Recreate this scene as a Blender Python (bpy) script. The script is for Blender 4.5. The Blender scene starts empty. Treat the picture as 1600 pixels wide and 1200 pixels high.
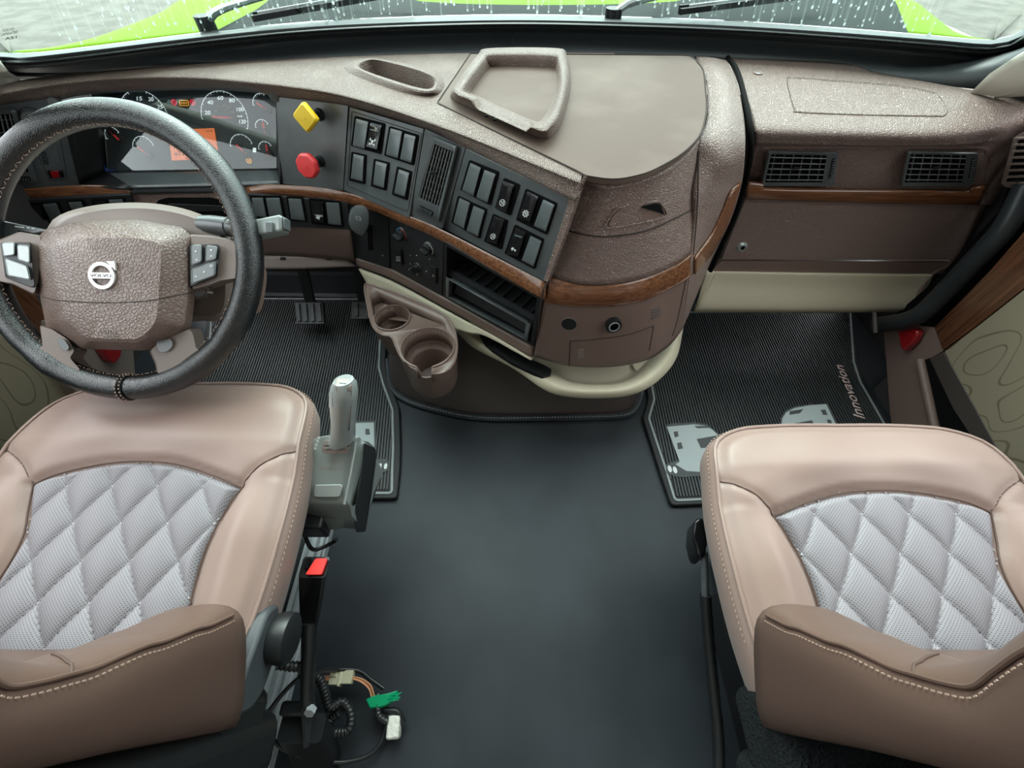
import bpy, bmesh, math, random
from math import sin, cos, pi, radians, atan2, hypot
from mathutils import Vector as V, Matrix
from mathutils.bvhtree import BVHTree
random.seed(7)
S = bpy.context.scene
COL = S.collection

# ------------------------------------------------------------------ camera, light, exposure
FP, PIT, CH = 680.0, radians(52.3), 1.22
FZ = .17                                  # the cab floor's height
cam_d = bpy.data.cameras.new('camera'); cam = bpy.data.objects.new('camera', cam_d); COL.objects.link(cam)
cam_d.sensor_fit = 'HORIZONTAL'; cam_d.sensor_width = 36; cam_d.lens = 36*FP/1600; cam_d.clip_start = 0.02
cam.location = (0, 0, CH); cam.rotation_euler = (radians(90)-PIT, 0, 0)
S.camera = cam
S.view_settings.view_transform = 'Standard'; S.view_settings.look = 'None'
S.view_settings.gamma = 1; S.view_settings.use_curve_mapping = False
S.view_settings.exposure = 0.28
S.cycles.use_denoising = True
S.cycles.max_bounces = 8; S.cycles.diffuse_bounces = 5; S.cycles.transparent_max_bounces = 16
w = bpy.data.worlds.new('overcast_sky'); S.world = w; w.use_nodes = True
wn, wl = w.node_tree.nodes, w.node_tree.links
bg = wn['Background']; tc = wn.new('ShaderNodeTexCoord'); sp = wn.new('ShaderNodeSeparateXYZ')
rp = wn.new('ShaderNodeValToRGB'); wl.new(tc.outputs['Generated'], sp.inputs[0]); wl.new(sp.outputs['Z'], rp.inputs[0])
rp.color_ramp.elements[0].position = 0.0; rp.color_ramp.elements[0].color = (.62, .70, .72, 1)
rp.color_ramp.elements[1].position = 0.55; rp.color_ramp.elements[1].color = (.93, .98, 1.0, 1)
wl.new(rp.outputs[0], bg.inputs[0])
# the cloud cover is brightest high up ahead of the truck
vd = wn.new('ShaderNodeVectorMath'); vd.operation = 'DOT_PRODUCT'; vd.inputs[1].default_value = (-.15, .62, .77); wl.new(tc.outputs['Generated'], vd.inputs[0])
mr_ = wn.new('ShaderNodeMapRange'); mr_.interpolation_type = 'SMOOTHSTEP'; mr_.inputs['From Min'].default_value = .1; mr_.inputs['From Max'].default_value = 1.0
mr_.inputs['To Min'].default_value = 2.4; mr_.inputs['To Max'].default_value = 5.2; wl.new(vd.outputs['Value'], mr_.inputs['Value']); wl.new(mr_.outputs[0], bg.inputs[1])
sun_d = bpy.data.lights.new('sun', 'SUN'); sun_d.energy = 2.3; sun_d.angle = radians(28); sun_d.color = (1, .97, .92)
sun = bpy.data.objects.new('sun', sun_d); COL.objects.link(sun)
sun.rotation_euler = (radians(-46), radians(-6), 0)      # soft daylight falling in over the windscreen

# ------------------------------------------------------------------ the photograph's rays
CF = V((0, cos(PIT), -sin(PIT))); CU = V((0, sin(PIT), cos(PIT))); CC = V((0, 0, CH))
def ray(x, y): return CF + V((1, 0, 0))*((x-800)/FP) + CU*((600-y)/FP)
def PZ(x, y, z): d = ray(x, y); return CC + d*((z-CH)/d.z)
def PY(x, y, q): d = ray(x, y); return CC + d*(q/d.y)
def PX(x, y, q): d = ray(x, y); return CC + d*(q/d.x)
class Pl:
    """a real plane in the cab; at() gives the spot on it, h above it towards the seats"""
    def __init__(s, pts):
        c = sum(pts, V())/len(pts); n = V()
        for i in range(len(pts)): n += (pts[i]-c).cross(pts[(i+1) % len(pts)]-c)
        n.normalize()
        if n.dot(CC-c) < 0: n = -n
        s.o, s.n = c, n
        s.ux = (V((1, 0, 0)) - n*n.x).normalized(); s.uy = n.cross(s.ux)
        if s.uy.z < -.1 or (abs(s.uy.z) <= .1 and s.uy.y < 0): s.uy = -s.uy
    def at(s, x, y, h=0):
        d = ray(x, y); o = s.o + s.n*h
        return CC + d*((o-CC).dot(s.n)/d.dot(s.n))
    def loc(s, c, u, v, h=0): return c + s.ux*u + s.uy*v + s.n*h

# ------------------------------------------------------------------ materials
def mat(name, col, rough=.5, metal=0, spec=.5, bump=None, em=None, coat=0, var=None, sheen=0, ao=None):
    m = bpy.data.materials.new(name); m.use_nodes = True
    n, l = m.node_tree.nodes, m.node_tree.links; b = n['Principled BSDF']
    b.inputs['Base Color'].default_value = (*col, 1); b.inputs['Roughness'].default_value = rough
    b.inputs['Metallic'].default_value = metal; b.inputs['Specular IOR Level'].default_value = spec
    b.inputs['Coat Weight'].default_value = coat; b.inputs['Sheen Weight'].default_value = sheen
    if em: b.inputs['Emission Color'].default_value = (*em[:3], 1); b.inputs['Emission Strength'].default_value = em[3]
    t = n.new('ShaderNodeTexCoord')
    if bump:                                   # (kind, scale, strength, distance)
        k, sc, st, di = bump
        if k == 'grain':                       # pebbled leather grain: cells parted by fine creases
            x = n.new('ShaderNodeTexVoronoi'); x.feature = 'DISTANCE_TO_EDGE'; x.inputs['Scale'].default_value = sc
            mr = n.new('ShaderNodeMapRange'); mr.inputs['From Max'].default_value = .22; l.new(x.outputs['Distance'], mr.inputs['Value']); out = mr.outputs[0]
        else:
            x = n.new('ShaderNodeTexNoise'); x.inputs['Scale'].default_value = sc; x.inputs['Detail'].default_value = 3; out = x.outputs['Fac']
        l.new(t.outputs['Object'], x.inputs['Vector'])
        bp = n.new('ShaderNodeBump'); bp.inputs['Strength'].default_value = st; bp.inputs['Distance'].default_value = di
        l.new(out, bp.inputs['Height']); l.new(bp.outputs[0], b.inputs['Normal'])
    if var:                                    # (scale, second colour, low, high): worn or dusty patches
        sc, c2, lo, hi = var
        x = n.new('ShaderNodeTexNoise'); x.inputs['Scale'].default_value = sc; x.inputs['Detail'].default_value = 4
        l.new(t.outputs['Object'], x.inputs['Vector'])
        r = n.new('ShaderNodeValToRGB'); l.new(x.outputs['Fac'], r.inputs[0])
        r.color_ramp.elements[0].position = lo; r.color_ramp.elements[0].color = (*col, 1)
        r.color_ramp.elements[1].position = hi; r.color_ramp.elements[1].color = (*c2, 1)
        l.new(r.outputs[0], b.inputs['Base Color'])
    return m
def woodmat(name, a, b_, ax, sc=1.0):
    m = mat(name, a, .25, coat=.6); n, l = m.node_tree.nodes, m.node_tree.links; b = n['Principled BSDF']
    t = n.new('ShaderNodeTexCoord'); mp = n.new('ShaderNodeMapping'); s = [95*sc, 95*sc, 95*sc]; s[ax] = 4*sc
    mp.inputs['Scale'].default_value = s
    x = n.new('ShaderNodeTexNoise'); x.inputs['Scale'].default_value = 2; x.inputs['Detail'].default_value = 5; x.inputs['Distortion'].default_value = .6
    r = n.new('ShaderNodeValToRGB'); r.color_ramp.elements[0].position = .30; r.color_ramp.elements[0].color = (*a, 1)
    r.color_ramp.elements[1].position = .70; r.color_ramp.elements[1].color = (*b_, 1)
    l.new(t.outputs['Object'], mp.inputs[0]); l.new(mp.outputs[0], x.inputs['Vector']); l.new(x.outputs['Fac'], r.inputs[0]); l.new(r.outputs[0], b.inputs['Base Color'])
    return m
M = {}
M['dash'] = mat('brown_grained_plastic', (.25, .172, .148), .33, spec=.65, bump=('grain', 250, 1.0, .0014))
M['dashtop'] = mat('dusty_brown_plastic', (.165, .112, .093), .46, spec=.42, bump=('grain', 260, 1.0, .0012), var=(9, (.205, .152, .128), .4, .65))
M['lid'] = mat('flat_brown_plastic', (.108, .075, .061), .62, spec=.15, bump=('noise', 700, .12, .0006), var=(7, (.145, .106, .088), .45, .7))
M['smooth_brown'] = mat('smooth_brown_plastic', (.18, .122, .102), .38)
M['taupe'] = mat('taupe_plastic', (.21, .165, .145), .42)
M['panel'] = mat('charcoal_satin_plastic', (.075, .086, .090), .30, spec=.8, var=(25, (.10, .112, .116), .4, .7))
M['panel2'] = mat('dark_matt_plastic', (.022, .024, .027), .42)
M['black'] = mat('black_plastic', (.012, .013, .014), .4)
M['void'] = mat('black_void', (.004, .004, .004), .9, spec=.1)
M['key'] = mat('grey_switch_plastic', (.115, .132, .136), .26, spec=.85)
M['gloss'] = mat('gloss_black_plastic', (.01, .01, .011), .16, spec=.6)
M['wood'] = woodmat('walnut_veneer_trim', (.10, .035, .015), (.26, .11, .05), 0)
M['wood_y'] = woodmat('walnut_veneer_panel', (.05, .017, .008), (.13, .052, .025), 2, .7)
M['cream'] = mat('cream_plastic', (.60, .54, .40), .5, bump=('noise', 900, .1, .0004))
M['pillar'] = mat('pale_trim_plastic', (.55, .53, .46), .55)
M['leather'] = mat('mocha_leather', (.285, .192, .162), .43, spec=.5, bump=('noise', 420, .08, .001), sheen=.15)
M['shadeleather'] = mat('shaded_mocha_leather', (.125, .074, .057), .42, bump=('noise', 420, .08, .001))  # the seat leather again, its colour darkened to hold the backrests' shade
M['stitch'] = mat('beige_thread', (.42, .29, .23), .7)
M['greystitch'] = mat('grey_thread', (.42, .40, .42), .7)
M['seam'] = mat('dark_seam', (.03, .018, .014), .8)
M['darkleather'] = mat('dark_brown_seam', (.085, .048, .036), .6)
M['rubberfloor'] = mat('black_rubber_flooring', (.018, .0215, .026), .46, spec=.28, bump=('noise', 500, .12, .0008), var=(3.2, (.033, .039, .046), .42, .68))
M['bootfloor'] = mat('brown_vinyl', (.055, .042, .038), .5)
M['mat'] = mat('black_mat_rubber', (.010, .010, .011), .6)
M['rib'] = mat('grey_black_rubber_ribs', (.040, .043, .045), .5)
M['matline'] = mat('grey_mat_border', (.26, .29, .29), .5)
M['decal'] = mat('pale_grey_print', (.42, .47, .47), .6)
M['decaldark'] = mat('dark_grey_print', (.06, .068, .068), .6)
M['pink'] = mat('pale_pink_print', (.70, .52, .50), .6)
M['white'] = mat('white_print', (.75, .78, .76), .6)
M['lit'] = mat('backlit_white_print', (.75, .78, .76), .6, em=(.8, .9, .9, .8))
M['wheel'] = mat('black_wheel_leather', (.009, .0115, .0125), .27, spec=.8, bump=('grain', 380, .35, .0006))
M['hub'] = mat('worn_brown_hub_leather', (.19, .135, .115), .30, spec=.6, bump=('grain', 180, .55, .0009), var=(14, (.15, .10, .082), .5, .68))
M['silver'] = mat('satin_grey_metal_plastic', (.42, .46, .45), .22, metal=.3)
M['selector'] = mat('grey_metallic_plastic', (.27, .30, .29), .28, metal=.2)
M['chrome'] = mat('chrome', (.75, .76, .76), .12, metal=1)
M['steel'] = mat('galvanised_steel', (.50, .53, .55), .34, metal=.3)
M['emblem'] = mat('brushed_emblem_metal', (.72, .71, .69), .35, metal=.5)
M['yellow'] = mat('yellow_knob_plastic', (.80, .52, .015), .4)
M['red'] = mat('red_knob_plastic', (.75, .04, .045), .4)
M['redlens'] = mat('red_reflector_lens', (.27, .005, .008), .15, coat=1)
M['needle'] = mat('red_needle', (.75, .05, .05), .5, em=(.8, .05, .05, .25))
M['amber'] = mat('amber_warning_lamp', (.6, .25, .02), .5, em=(1, .45, .03, .8))
M['redlamp'] = mat('red_warning_lamp', (.6, .02, .04), .5, em=(1, .03, .08, .7))
M['lcd'] = mat('orange_display', (.6, .16, .05), .4, em=(.9, .22, .07, .55))
M['gauge'] = mat('dark_gauge_face', (.035, .052, .058), .4)
M['blue'] = mat('blue_film', (.01, .05, .3), .4)
M['bluepr'] = mat('blue_print', (.04, .25, .45), .5)
M['redpr'] = mat('red_print', (.5, .08, .08), .5)
M['yelpr'] = mat('yellow_print', (.5, .48, .12), .5)
M['lime'] = mat('lime_green_paint', (.145, .275, .0), .5, spec=.06)
M['blade'] = mat('grey_louvre_plastic', (.17, .18, .18), .35)
M['limedark'] = mat('olive_cowl_plastic', (.10, .16, .03), .4)
M['cowl'] = mat('black_cowl_plastic', (.005, .012, .010), .6, spec=.1, bump=('noise', 60, .3, .004))
M['rubber'] = mat('black_windscreen_rubber', (.018, .021, .023), .34, spec=.35)
M['cowlin'] = mat('charcoal_cowl_trim', (.055, .062, .066), .45)
M['concrete'] = mat('concrete_ground', (.115, .108, .092), .9, var=(2.5, (.16, .15, .13), .4, .6))
M['cabwall'] = mat('beige_cab_lining', (.48, .45, .40), .9)
M['cabdark'] = mat('dark_cab_lining', (.035, .033, .032), .9)
M['green'] = mat('green_tape', (.0, .30, .13), .35)
M['connector'] = mat('ivory_connector_plastic', (.50, .47, .33), .45)
M['copper'] = mat('orange_wire', (.55, .25, .12), .5)
M['tape'] = mat('white_foil_tape', (.62, .60, .55), .5, bump=('noise', 140, .8, .004))
M['belt'] = mat('red_button', (.80, .03, .025), .35)
M['fuzz'] = mat('charcoal_carpet', (.025, .028, .030), 1, spec=.1, bump=('noise', 260, 1, .01))
# glass panes
def glassmat(name, tint, refl):
    m = bpy.data.materials.new(name); m.use_nodes = True; n, l = m.node_tree.nodes, m.node_tree.links
    n.remove(n['Principled BSDF']); tr = n.new('ShaderNodeBsdfTransparent'); tr.inputs[0].default_value = (*tint, 1)
    gl = n.new('ShaderNodeBsdfGlossy'); gl.inputs['Roughness'].default_value = .02
    lw = n.new('ShaderNodeFresnel'); lw.inputs['IOR'].default_value = refl
    mx = n.new('ShaderNodeMixShader'); l.new(lw.outputs[0], mx.inputs[0]); l.new(tr.outputs[0], mx.inputs[1]); l.new(gl.outputs[0], mx.inputs[2])
    l.new(mx.outputs[0], n['Material Output'].inputs[0]); return m
M['glass'] = glassmat('windscreen_glass', (.88, .96, .93), 1.12)
M['lensglass'] = glassmat('gauge_glass', (.9, .93, .93), 1.5)
def dropmat():
    m = bpy.data.materials.new('water_drop'); m.use_nodes = True; n, l = m.node_tree.nodes, m.node_tree.links
    n.remove(n['Principled BSDF']); a = n.new('ShaderNodeBsdfTranslucent'); a.inputs[0].default_value = (.85, .9, .9, 1)
    b = n.new('ShaderNodeBsdfTransparent'); x = n.new('ShaderNodeMixShader'); x.inputs[0].default_value = .45
    l.new(a.outputs[0], x.inputs[1]); l.new(b.outputs[0], x.inputs[2]); l.new(x.outputs[0], n['Material Output'].inputs[0]); return m
M['drop'] = dropmat()
# seat quilt: perforated grey leatherette
def quiltmat():
    m = mat('perforated_grey_leatherette', (.27, .25, .27), .5, spec=.35); n, l = m.node_tree.nodes, m.node_tree.links; b = n['Principled BSDF']
    t = n.new('ShaderNodeTexCoord'); s = n.new('ShaderNodeSeparateXYZ'); l.new(t.outputs['Object'], s.inputs[0])
    def wave(sock):
        a = n.new('ShaderNodeMath'); a.operation = 'MULTIPLY'; a.inputs[1].default_value = 2*pi/.0046; l.new(sock, a.inputs[0])
        c = n.new('ShaderNodeMath'); c.operation = 'SINE'; l.new(a.outputs[0], c.inputs[0]); return c.outputs[0]
    ad = n.new('ShaderNodeMath'); ad.operation = 'ADD'; sb = n.new('ShaderNodeMath'); sb.operation = 'SUBTRACT'
    l.new(s.outputs[0], ad.inputs[0]); l.new(s.outputs[1], ad.inputs[1]); l.new(s.outputs[0], sb.inputs[0]); l.new(s.outputs[1], sb.inputs[1])
    mu = n.new('ShaderNodeMath'); mu.operation = 'MULTIPLY'; l.new(wave(s.outputs[0]), mu.inputs[0]); l.new(wave(s.outputs[1]), mu.inputs[1])
    r = n.new('ShaderNodeValToRGB'); l.new(mu.outputs[0], r.inputs[0])
    r.color_ramp.elements[0].position = .62; r.color_ramp.elements[0].color = (.27, .25, .27, 1)
    r.color_ramp.elements[1].position = .80; r.color_ramp.elements[1].color = (.03, .025, .03, 1)
    l.new(r.outputs[0], b.inputs['Base Color']); return m
M['quilt'] = quiltmat()
def fabricmat():
    m = mat('veined_beige_fabric', (.24, .20, .14), .8); n, l = m.node_tree.nodes, m.node_tree.links; b = n['Principled BSDF']
    t = n.new('ShaderNodeTexCoord'); mp = n.new('ShaderNodeMapping'); mp.inputs['Scale'].default_value = (5, 9, 4)
    x = n.new('ShaderNodeTexNoise'); x.inputs['Scale'].default_value = 1; x.inputs['Detail'].default_value = 1
    a = n.new('ShaderNodeMath'); a.operation = 'MULTIPLY'; a.inputs[1].default_value = 60
    c = n.new('ShaderNodeMath'); c.operation = 'SINE'
    r = n.new('ShaderNodeValToRGB'); r.color_ramp.elements[0].position = .90; r.color_ramp.elements[0].color = (.25, .21, .145, 1)
    r.color_ramp.elements[1].position = 1; r.color_ramp.elements[1].color = (.13, .10, .06, 1)
    l.new(t.outputs['Object'], mp.inputs[0]); l.new(mp.outputs[0], x.inputs['Vector']); l.new(x.outputs['Fac'], a.inputs[0]); l.new(a.outputs[0], c.inputs[0])
    l.new(c.outputs[0], r.inputs[0]); l.new(r.outputs[0], b.inputs['Base Color']); return m
M['fabric'] = fabricmat()

# ------------------------------------------------------------------ helpers
def link(me, name, m, parent=None):
    o = bpy.data.objects.new(name, me); COL.objects.link(o)
    if m is not None: me.materials.append(M[m] if isinstance(m, str) else m)
    if parent is not None:
        o.parent = parent; o.matrix_parent_inverse = Matrix.Translation(-V(parent.location))
    return o
def thing(name, label, cat, loc=(0, 0, 0), group=None):
    o = bpy.data.objects.new(name, None); COL.objects.link(o); o.empty_display_size = .02
    o.location = loc; o['label'] = label; o['category'] = cat
    if group: o['group'] = group
    return o
def tag(o, label, cat, group=None, kind=None):
    o['label'] = label; o['category'] = cat
    if group: o['group'] = group
    if kind: o['kind'] = kind
    return o
def struct(o): o['kind'] = 'structure'; return o
def lab(o, t): o['label'] = t; return o
def cr(p, t):
    """Catmull-Rom through p at t in 0..1"""
    n = len(p)-1
    if n == 1: return p[0].lerp(p[1], t)
    x = t*n; i = min(int(x), n-1); u = x-i
    a = p[i-1] if i > 0 else p[0]*2-p[1]; b, c = p[i], p[i+1]; d = p[i+2] if i+2 <= n else p[n]*2-p[n-1]
    return (b*2 + (c-a)*u + (a*2-b*5+c*4-d)*u*u + (b*3-a-c*3+d)*u*u*u)*.5
def crc(p, t):
    n = len(p); x = (t % 1)*n; i = int(x) % n; u = x-int(x)
    a, b, c, d = p[i-1], p[i], p[(i+1) % n], p[(i+2) % n]
    return (b*2 + (c-a)*u + (a*2-b*5+c*4-d)*u*u + (b*3-a-c*3+d)*u*u*u)*.5
def resamp(p, n, closed=False):
    """even spacing along the smooth curve through p"""
    f = crc if closed else cr; k = max(200, len(p)*16)
    q = [f(p, i/k) for i in range(k+(0 if closed else 1))]
    if closed: q.append(q[0])
    L = [0]
    for i in range(1, len(q)): L.append(L[-1]+(q[i]-q[i-1]).length)
    out = []; j = 0; m = n if closed else n-1
    for i in range(n):
        s = L[-1]*i/m
        while j < len(L)-2 and L[j+1] < s: j += 1
        g = (s-L[j])/max(1e-9, L[j+1]-L[j]); out.append(q[j].lerp(q[j+1], g))
    return out
def roundpoly(p, r, seg=4):
    out = []; n = len(p)
    rs = r if isinstance(r, (list, tuple)) else [r]*n
    for i in range(n):
        a, b, c = p[i-1], p[i], p[(i+1) % n]; e1, e2 = a-b, c-b
        k = min(rs[i], e1.length*.48, e2.length*.48)
        s, e = b+e1.normalized()*k, b+e2.normalized()*k
        if k < 1e-6: out.append(b.copy()); continue
        for j in range(seg+1):
            t = j/seg; out.append(s*(1-t)**2 + b*2*t*(1-t) + e*t*t)
    return out
class B:
    def __init__(s): s.v = []; s.f = []
    def add(s, vs, fs): k = len(s.v); s.v += [V(x) for x in vs]; s.f += [tuple(i+k for i in f) for f in fs]; return s
    def prism(s, top, bot):
        n = len(top); return s.add(list(top)+list(bot), [tuple(range(n)), tuple(range(2*n-1, n-1, -1))]+[(i, n+i, n+(i+1) % n, (i+1) % n) for i in range(n)])
    def stack(s, loops, cap0=True, cap1=True, closed=True):
        n = len(loops[0]); fs = []; vs = [p for L in loops for p in L]
        for k in range(len(loops)-1):
            for i in range(n if closed else n-1):
                j = (i+1) % n; fs.append((k*n+i, k*n+j, (k+1)*n+j, (k+1)*n+i))
        if closed and cap0: fs.append(tuple(range(n)))
        if closed and cap1: m = (len(loops)-1)*n; fs.append(tuple(m+i for i in reversed(range(n))))
        return s.add(vs, fs)
    def box(s, c, sz, R=None):
        c = V(c); h = [(a*sz[0]/2, b*sz[1]/2, d*sz[2]/2) for a in (-1, 1) for b in (-1, 1) for d in (-1, 1)]
        vs = [c + ((R @ V(q)) if R is not None else V(q)) for q in h]
        return s.add(vs, [(0, 1, 3, 2), (4, 6, 7, 5), (0, 4, 5, 1), (2, 3, 7, 6), (0, 2, 6, 4), (1, 5, 7, 3)])
    def beam(s, a, b, n, w_, t):
        """bar from a to b lying on direction n: w_ wide, t thick"""
        a, b = V(a), V(b); d = (b-a).normalized(); sd = d.cross(n).normalized()*(w_/2); u = V(n).normalized()*(t/2)
        vs = [p+x+y for p in (a, b) for x in (-sd, sd) for y in (-u, u)]
        return s.add(vs, [(0, 1, 3, 2), (4, 6, 7, 5), (0, 4, 5, 1), (2, 3, 7, 6), (0, 2, 6, 4), (1, 5, 7, 3)])
    def tube(s, pts, r, seg=8, closed=False, flat=None, up=None):
        n = len(pts); fr = []
        prev = None
        for i in range(n):
            if closed: d = pts[(i+1) % n]-pts[i-1]
            else: d = pts[min(i+1, n-1)]-pts[max(i-1, 0)]
            d.normalize()
            if prev is None:
                x = V(up) if up is not None else (V((0, 0, 1)) if abs(d.z) < .9 else V((1, 0, 0)))
            else: x = prev if up is None else V(up)
            x = (x-d*x.dot(d)).normalized(); prev = x; fr.append((x, d.cross(x)))
        loops = []
        for i in range(n):
            R = r[i] if isinstance(r, (list, tuple)) else r; x, y = fr[i]; k = flat if flat else 1
            loops.append([pts[i]+(x*cos(2*pi*j/seg)*k + y*sin(2*pi*j/seg))*R for j in range(seg)])
        if closed: loops.append(loops[0]); return s.stack(loops, False, False)
        return s.stack(loops)
    def disc(s, c, ux, uy, r, h, n=24, r2=None):
        a = [c+ux*cos(2*pi*i/n)*r+uy*sin(2*pi*i/n)*r for i in range(n)]; r2 = r if r2 is None else r2
        b = [c+h+ux*cos(2*pi*i/n)*r2+uy*sin(2*pi*i/n)*r2 for i in range(n)]
        return s.prism(b, a)
    def ring(s, c, ux, uy, r0, r1, h, n=28, a0=0, a1=2*pi):
        full = abs(a1-a0-2*pi) < 1e-6; m = n if full else n+1; L = []
        for r, k in ((r0, 0), (r0, 1), (r1, 1), (r1, 0)):
            L.append([c+h*k+ux*cos(a0+(a1-a0)*i/n)*r+uy*sin(a0+(a1-a0)*i/n)*r for i in range(m)])
        L.append(L[0]); return s.stack(L, False, False, closed=full)
    def strip(s, pl, A, Bp, h, t):
        """flat strip between two point rows, raised from h to h+t off plane normal n"""
        return s.stack([[p+pl*h for p in A], [p+pl*(h+t) for p in A], [p+pl*(h+t) for p in Bp], [p+pl*h for p in Bp], [p+pl*h for p in A]], closed=False)
    def build(s, name, m, parent=None, ang=38, bevel=0, seg=2, face=False, solid=0, sub=0, smooth=True):
        me = bpy.data.meshes.new(name); bm = bmesh.new()
        vs = [bm.verts.new(p) for p in s.v]
        for f in s.f:
            try: bm.faces.new([vs[i] for i in f])
            except ValueError: pass
        bmesh.ops.remove_doubles(bm, verts=bm.verts, dist=1e-6)
        bmesh.ops.recalc_face_normals(bm, faces=bm.faces)
        if face:
            tot = 0
            for f in bm.faces: tot += f.normal.dot(CC-f.calc_center_median())*f.calc_area()
            if tot < 0: bmesh.ops.reverse_faces(bm, faces=bm.faces)
        for e in bm.edges:
            if len(e.link_faces) == 2 and e.calc_face_angle(0) > radians(ang): e.smooth = False
        for f in bm.faces: f.smooth = smooth
        bm.to_mesh(me); bm.free(); o = link(me, name, m, parent)
        if solid:
            q = o.modifiers.new('solid', 'SOLIDIFY'); q.thickness = solid; q.offset = -1
        if bevel:
            q = o.modifiers.new('bevel', 'BEVEL'); q.width = bevel; q.segments = seg; q.limit_method = 'ANGLE'; q.angle_limit = radians(35); q.harden_normals = False
        if sub:
            q = o.modifiers.new('sub', 'SUBSURF'); q.levels = sub; q.render_levels = sub
        return o
def T(L): return [PZ(x, y, z) for x, y, z in L]
def TZ(L, z): return [PZ(x, y, z) for x, y in L]
def grid(rows, nu, nv, even=False):
    R = [resamp(r, nu) if even else [cr(r, i/(nu-1)) for i in range(nu)] for r in rows]
    out = []
    for j in range(nv): out.append([cr([r[i] for r in R], j/(nv-1)) for i in range(nu)])
    return out
def surf(name, rows, m, parent, nu=60, nv=16, solid=.012, even=True, **k):
    b = B(); b.stack(grid(rows, nu, nv, even), closed=False)
    return b.build(name, m, parent, face=True, solid=solid, ang=60, **k)
def plate(name, pl, pix, m, parent, h=0, t=.006, r=.002, bevel=.0008, seg=4):
    top = roundpoly([pl.at(x, y, h) for x, y in pix], r, seg); b = B().prism(top, [p-pl.n*t for p in top])
    return b.build(name, m, parent, bevel=bevel)
def bvh(o):
    me = o.data; M4 = o.matrix_basis
    return BVHTree.FromPolygons([v.co.copy() for v in me.vertices], [tuple(p.vertices) for p in me.polygons])
def on(tree, x, y, h=0):
    d = ray(x, y).normalized(); l, n, i, q = tree.ray_cast(CC, d)
    if l is None: return None
    if n.dot(d) > 0: n = -n
    return l + n*h
def line_on(o, pix, name, m, parent, r=.0012, h=0, n=60, closed=False, flat=None, pts3=None):
    t = bvh(o); f = crc if closed else cr; P = [V((x, y, 0)) for x, y in pix]
    P = resamp(P, n, closed); q = [on(t, p.x, p.y, h) for p in P]; q = [x for x in q if x is not None]
    if len(q) < 3: return None
    return B().tube(q, r, 6, closed, flat).build(name, m, parent)
def cut(o, cutter):
    q = o.modifiers.new('cut', 'BOOLEAN'); q.object = cutter; q.operation = 'DIFFERENCE'; q.solver = 'EXACT'
    dg = bpy.context.evaluated_depsgraph_get(); me = bpy.data.meshes.new_from_object(o.evaluated_get(dg))
    old = o.data; o.modifiers.clear(); o.data = me; bpy.data.objects.remove(cutter); bpy.data.meshes.remove(old)
    return o
def text(body, L, R, U, m, parent, name='lettering', h=None, t=.0004, shear=0, off=0, n=None):
    """letters as flat raised shapes: baseline from L to R, cap height towards U"""
    cu = bpy.data.curves.new('t', 'FONT'); cu.body = body; cu.size = 1; cu.shear = shear; cu.offset = off; cu.resolution_u = 3
    to = bpy.data.objects.new('t', cu); COL.objects.link(to)
    dg = bpy.context.evaluated_depsgraph_get(); me = bpy.data.meshes.new_from_object(to.evaluated_get(dg))
    bpy.data.objects.remove(to); bpy.data.curves.remove(cu)
    xs = [v.co.x for v in me.vertices]; ys = [v.co.y for v in me.vertices]
    x0, x1 = min(xs), max(xs); y0, y1 = 0, max(ys)
    ex, ey = R-L, U-L; nn = ex.cross(ey).normalized()
    if nn.dot(CC-L) < 0: nn = -nn
    for v in me.vertices: v.co = L + ex*((v.co.x-x0)/(x1-x0)) + ey*((v.co.y-y0)/(y1-y0)) + nn*.0003
    me.update(); me.name = name
    o = link(me, name, m, parent); q = o.modifiers.new('s', 'SOLIDIFY'); q.thickness = t; q.offset = 0
    return o
def ptext(body, pl, l, r, u, m, parent, h=.0006, **k):
    return text(body, pl.at(*l, h), pl.at(*r, h), pl.at(*u, h), m, parent, **k)
# ------------------------------------------------------------------ setting
def sbox(name, c, sz, m, parent=None): 
    o = B().box(c, sz).build(name, m, parent)
    return struct(o) if parent is None else o
sbox('floor', (0, .13, FZ-.02), (2.5, 2.85, .04), 'rubberfloor')
sbox('wall_front', (0, 1.36, .45), (2.5, .06, .60), 'cabdark')
sbox('wall_back', (0, -1.25, 1.1), (2.5, .06, 1.9), 'cabwall')
for sx, nm in ((-1, 'left'), (1, 'right')):
    b = B().box((sx*1.22, -.04, .41), (.05, 2.5, .90)).box((sx*1.22, -.95, 1.42), (.05, .62, 1.2))
    struct(b.build('wall_'+nm, 'cabdark'))
sbox('ceiling', (0, -.35, 2.02), (2.5, 1.9, .05), 'cabwall')
struct(B().box((0, 4, -1.25), (30, 30, .1)).build('ground', 'concrete'))
# windscreen glass and its rubber surround
GE = [(-95,62,.99),(-40,80,.925),(0,82,.90),(50,83,.90),(150,72,.90),(300,53,.90),(450,37,.90),(600,28,.90),(800,23,.90),(1000,27,.90),(1150,33,.90),(1300,43,.90),(1450,55,.90),(1530,62,.90),(1570,60,.905),(1610,40,.945),(1650,10,1.03)]
ge = resamp(T(GE), 90)
top = [V((p.x*.93, min(p.y, 1.5)*.45 + .10, 1.95)) for p in ge]
gl = B().stack([ge, [a.lerp(b_, .5)+V((0, .08, .02)) for a, b_ in zip(ge, top)], top], closed=False).build('window_1', 'glass', face=True, solid=.004, ang=80)
struct(gl)
def shift(L, dy, z): return [(x, y+dy, z) for x, y, _ in L]
fr_rows = [ge, resamp(T([(x, y+7, z+.012) for x, y, z in GE]), 90), resamp(T([(x, y+14, z+.012) for x, y, z in GE]), 90),
           resamp(T([(x, y+22, z-.002) for x, y, z in GE]), 90)]
surf('window_frame', fr_rows, 'rubber', gl, 90, 14, .012, False)
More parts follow.
